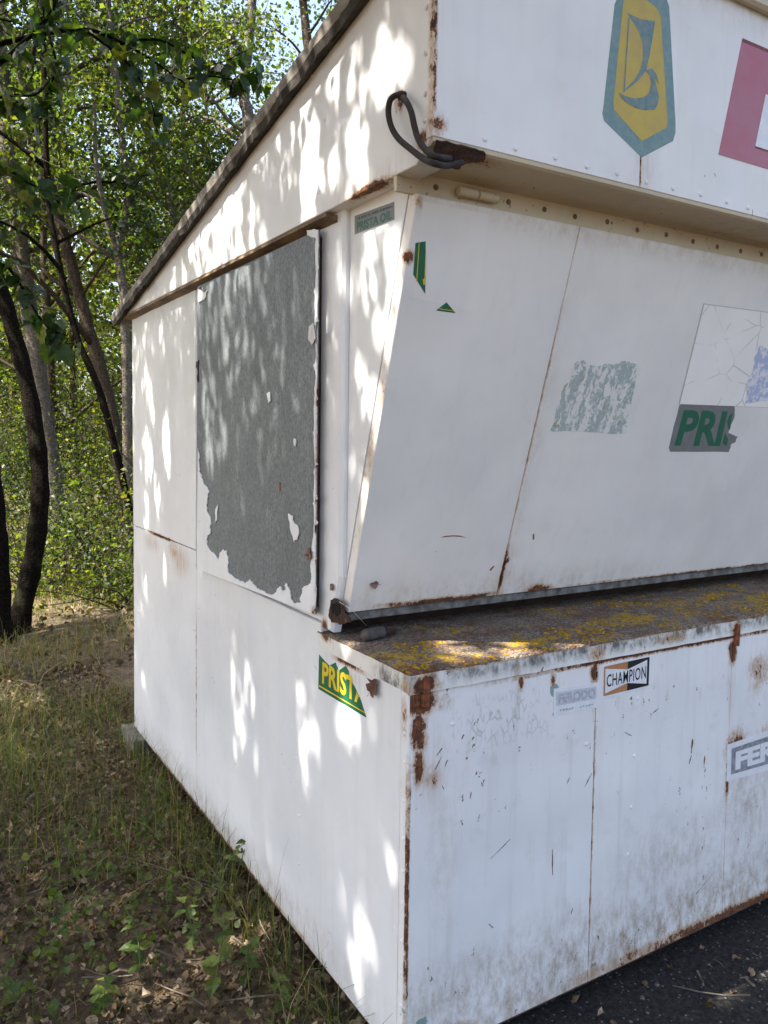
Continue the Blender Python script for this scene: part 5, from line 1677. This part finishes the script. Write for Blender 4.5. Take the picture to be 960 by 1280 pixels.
# weeds, each with its stem and leaves
wm = []
for k_ in range(4):
    T = BROAD.copy()
    T[:, 0] *= 0.85
    T[:, 2] += rng.normal(size=9) * 0.02 - 0.18 * T[:, 1] ** 2
    me = bpy.data.meshes.new('leaf')
    me.from_pydata([tuple(v) for v in T], [], [tuple(f) for f in BROAD_F])
    a_ = me.attributes.new('rnd', 'FLOAT', 'POINT')
    a_.data.foreach_set('value', np.full(9, (0.2, 0.45, 0.7, 0.95)[k_], np.float32))
    me.materials.append(M_weed)
    me.update()
    wm.append(me)
M_stem = plain('green_stem', (0.10, 0.13, 0.04), 0.7, 0.3)
weeds = [((85, 1090), 0.22, 9, 0.036), ((268, 1150), 0.26, 12, 0.040), ((290, 1110), 0.24, 12, 0.036), ((240, 1190), 0.20, 10, 0.048), ((60, 1190), 0.16, 9, 0.05), ((175, 1225), 0.18, 11, 0.055), ((265, 1235), 0.20, 11, 0.06),
         ((120, 1265), 0.16, 10, 0.055), ((310, 1225), 0.18, 10, 0.048), ((215, 1140), 0.17, 8, 0.032), ((22, 1255), 0.14, 9, 0.05), ((365, 1265), 0.14, 9, 0.045)]
for i, (p, h, n, ls) in enumerate(weeds):
    rng_ = np.random.default_rng(200 + i)
    b = on_z(p, 0)
    b[2] = ground_z(b[0], b[1]) - 0.005
    t = empty('weed', tuple(b))
    tag(t, ('tall' if h >= 0.22 else 'low' if h < 0.17 else 'ankle-high') + ' green weed with ' + ('large broad leaves' if ls >= 0.05 else 'small leaves' if ls <= 0.04 else 'medium rounded leaves')
        + (' close to the kiosk wall' if b[0] > -0.30 else ' out in the leaf litter'), 'weed', 'weeds along the kiosk wall')
    top = np.array((rng_.normal() * 0.05, rng_.normal() * 0.05, h))
    pts, rd, ns = limb((0, 0, 0), top, 0.0026, 0.001, rng_, 0.08, 7, 5)
    V, F = tube_geo(pts, rd, 5)
    obj('stem', V, F, M_stem, t, smooth=True)
    for k_ in range(n):
        f = 0.2 + 0.8 * k_ / (n - 1)
        q = pts[min(6, int(f * 6))]
        o = bpy.data.objects.new('leaf', wm[int(rng_.integers(0, 4))])
        COL.objects.link(o)
        o.parent = t
        o.location = tuple(q)
        o.rotation_euler = (rng_.uniform(-0.2, 0.5), rng_.uniform(-0.3, 0.3), k_ * 2.4 + rng_.uniform(-0.4, 0.4))
        s = ls * rng_.uniform(0.7, 1.2) * (1.1 - 0.4 * f)
        o.scale = (s, s, s)

# ================================================================== SMALL THINGS
# stone under the rear corner
bm = bmesh.new()
bmesh.ops.create_cube(bm, size=1.0)
bmesh.ops.subdivide_edges(bm, edges=bm.edges[:], cuts=4, use_grid_fill=True)
for v in bm.verts:
    v.co = Vector((v.co.x * 0.20, v.co.y * 0.24, v.co.z * 0.13))
    l = v.co.length
    v.co *= 1 + 0.16 * mnoise.noise(v.co * 9) + 0.08 * mnoise.noise(v.co * 30)
me = bpy.data.meshes.new('stone')
bm.to_mesh(me)
bm.free()
me.materials.append(plain('grey_stone', (0.20, 0.185, 0.165), 0.95, 0.5, 25, col2=(0.09, 0.085, 0.07), bump=0.7))
o = bpy.data.objects.new('foundation_stone', me)
COL.objects.link(o)
o.location = (0.05, 2.50, 0.018)
tag(o, 'rough grey stone propping the rear corner of the kiosk', 'stone')
for x, y in ((0.35, 0.35), (3.2, 0.35), (3.3, 2.4)):
    o2 = o.copy()
    COL.objects.link(o2)
    o2.location = (x, y, 0.018)
    o2.rotation_euler = (0, 0, x)
    o2['label'] = 'rough grey stone propping the kiosk floor, hidden in the dark underneath'
    o2['group'] = 'stones under the kiosk'


# dry leaves caught on the kiosk
def dry_leaf(name, label, c, n, s, seed, col, rot=0.0, shape=LOBED):
    rng_ = np.random.default_rng(seed)
    T = shape.copy() - np.array((0, 0.5, 0))
    T[:, 2] += rng_.normal(size=len(T)) * 0.05 + 0.30 * T[:, 0] ** 2 + 0.2 * T[:, 1] ** 2
    n = np.array(n, float); n /= np.linalg.norm(n)
    a = np.cross((0.02, 0.03, 1.0), n); a /= np.linalg.norm(a)
    b = np.cross(n, a)
    u = a * math.cos(rot) + b * math.sin(rot)
    v = -a * math.sin(rot) + b * math.cos(rot)
    V = [np.array(c) + (u * t[0] + v * t[1] + n * (t[2] - T[:, 2].min())) * s for t in T]
    k_ = len(V)
    V2 = [p - n * 0.0006 for p in V]
    f = [(k_ - 1, (i + 1) % (k_ - 1), i) for i in range(k_ - 1)]
    F = f + [tuple(i + k_ for i in q[::-1]) for q in f]
    Vs, Fs = tube_geo([V[0], V[0] - v * s * 0.35 + n * 0.002], [0.0007, 0.0005], 4)
    V, F = merge([(V + V2, F), (Vs, Fs)])
    o = obj(name, V, F, plain(label.split()[0] + '_dry_leaf', col, 0.8, 0.4, 60, col2=tuple(x * 0.5 for x in col)))
    tag(o, label, 'leaf')


dry_leaf('dry_leaf', 'crumpled brown dry leaf caught beside the green and yellow torn sticker', on_x((469, 857), -0.006), (-1, 0, 0), 0.052, 1, (0.13, 0.055, 0.032), -0.7)
dry_leaf('dry_leaf', 'reddish dry leaf caught on the edge of the bare metal window shutter', on_x((387, 691), WX - 0.006), (-1, 0, 0), 0.035, 2, (0.22, 0.105, 0.07), 0.4)
dry_leaf('dry_leaf', 'tiny brown dry leaf stuck above the rusted latch hole', on_x((415, 733), -0.003), (-1, 0, 0), 0.024, 3, (0.19, 0.095, 0.065), 1.2, BROAD[[0, 1, 2, 3, 4, 5, 6, 7, 8]])
dry_leaf('dry_leaf', 'pinkish dry leaf stuck low on the shutter near the latch', on_plane((467, 730), np.array(SH_P) + SH_N * 0.002, SH_N), SH_N, 0.026, 4, (0.26, 0.15, 0.12), 1.5, BROAD[[0, 1, 2, 3, 4, 5, 6, 7, 8]])
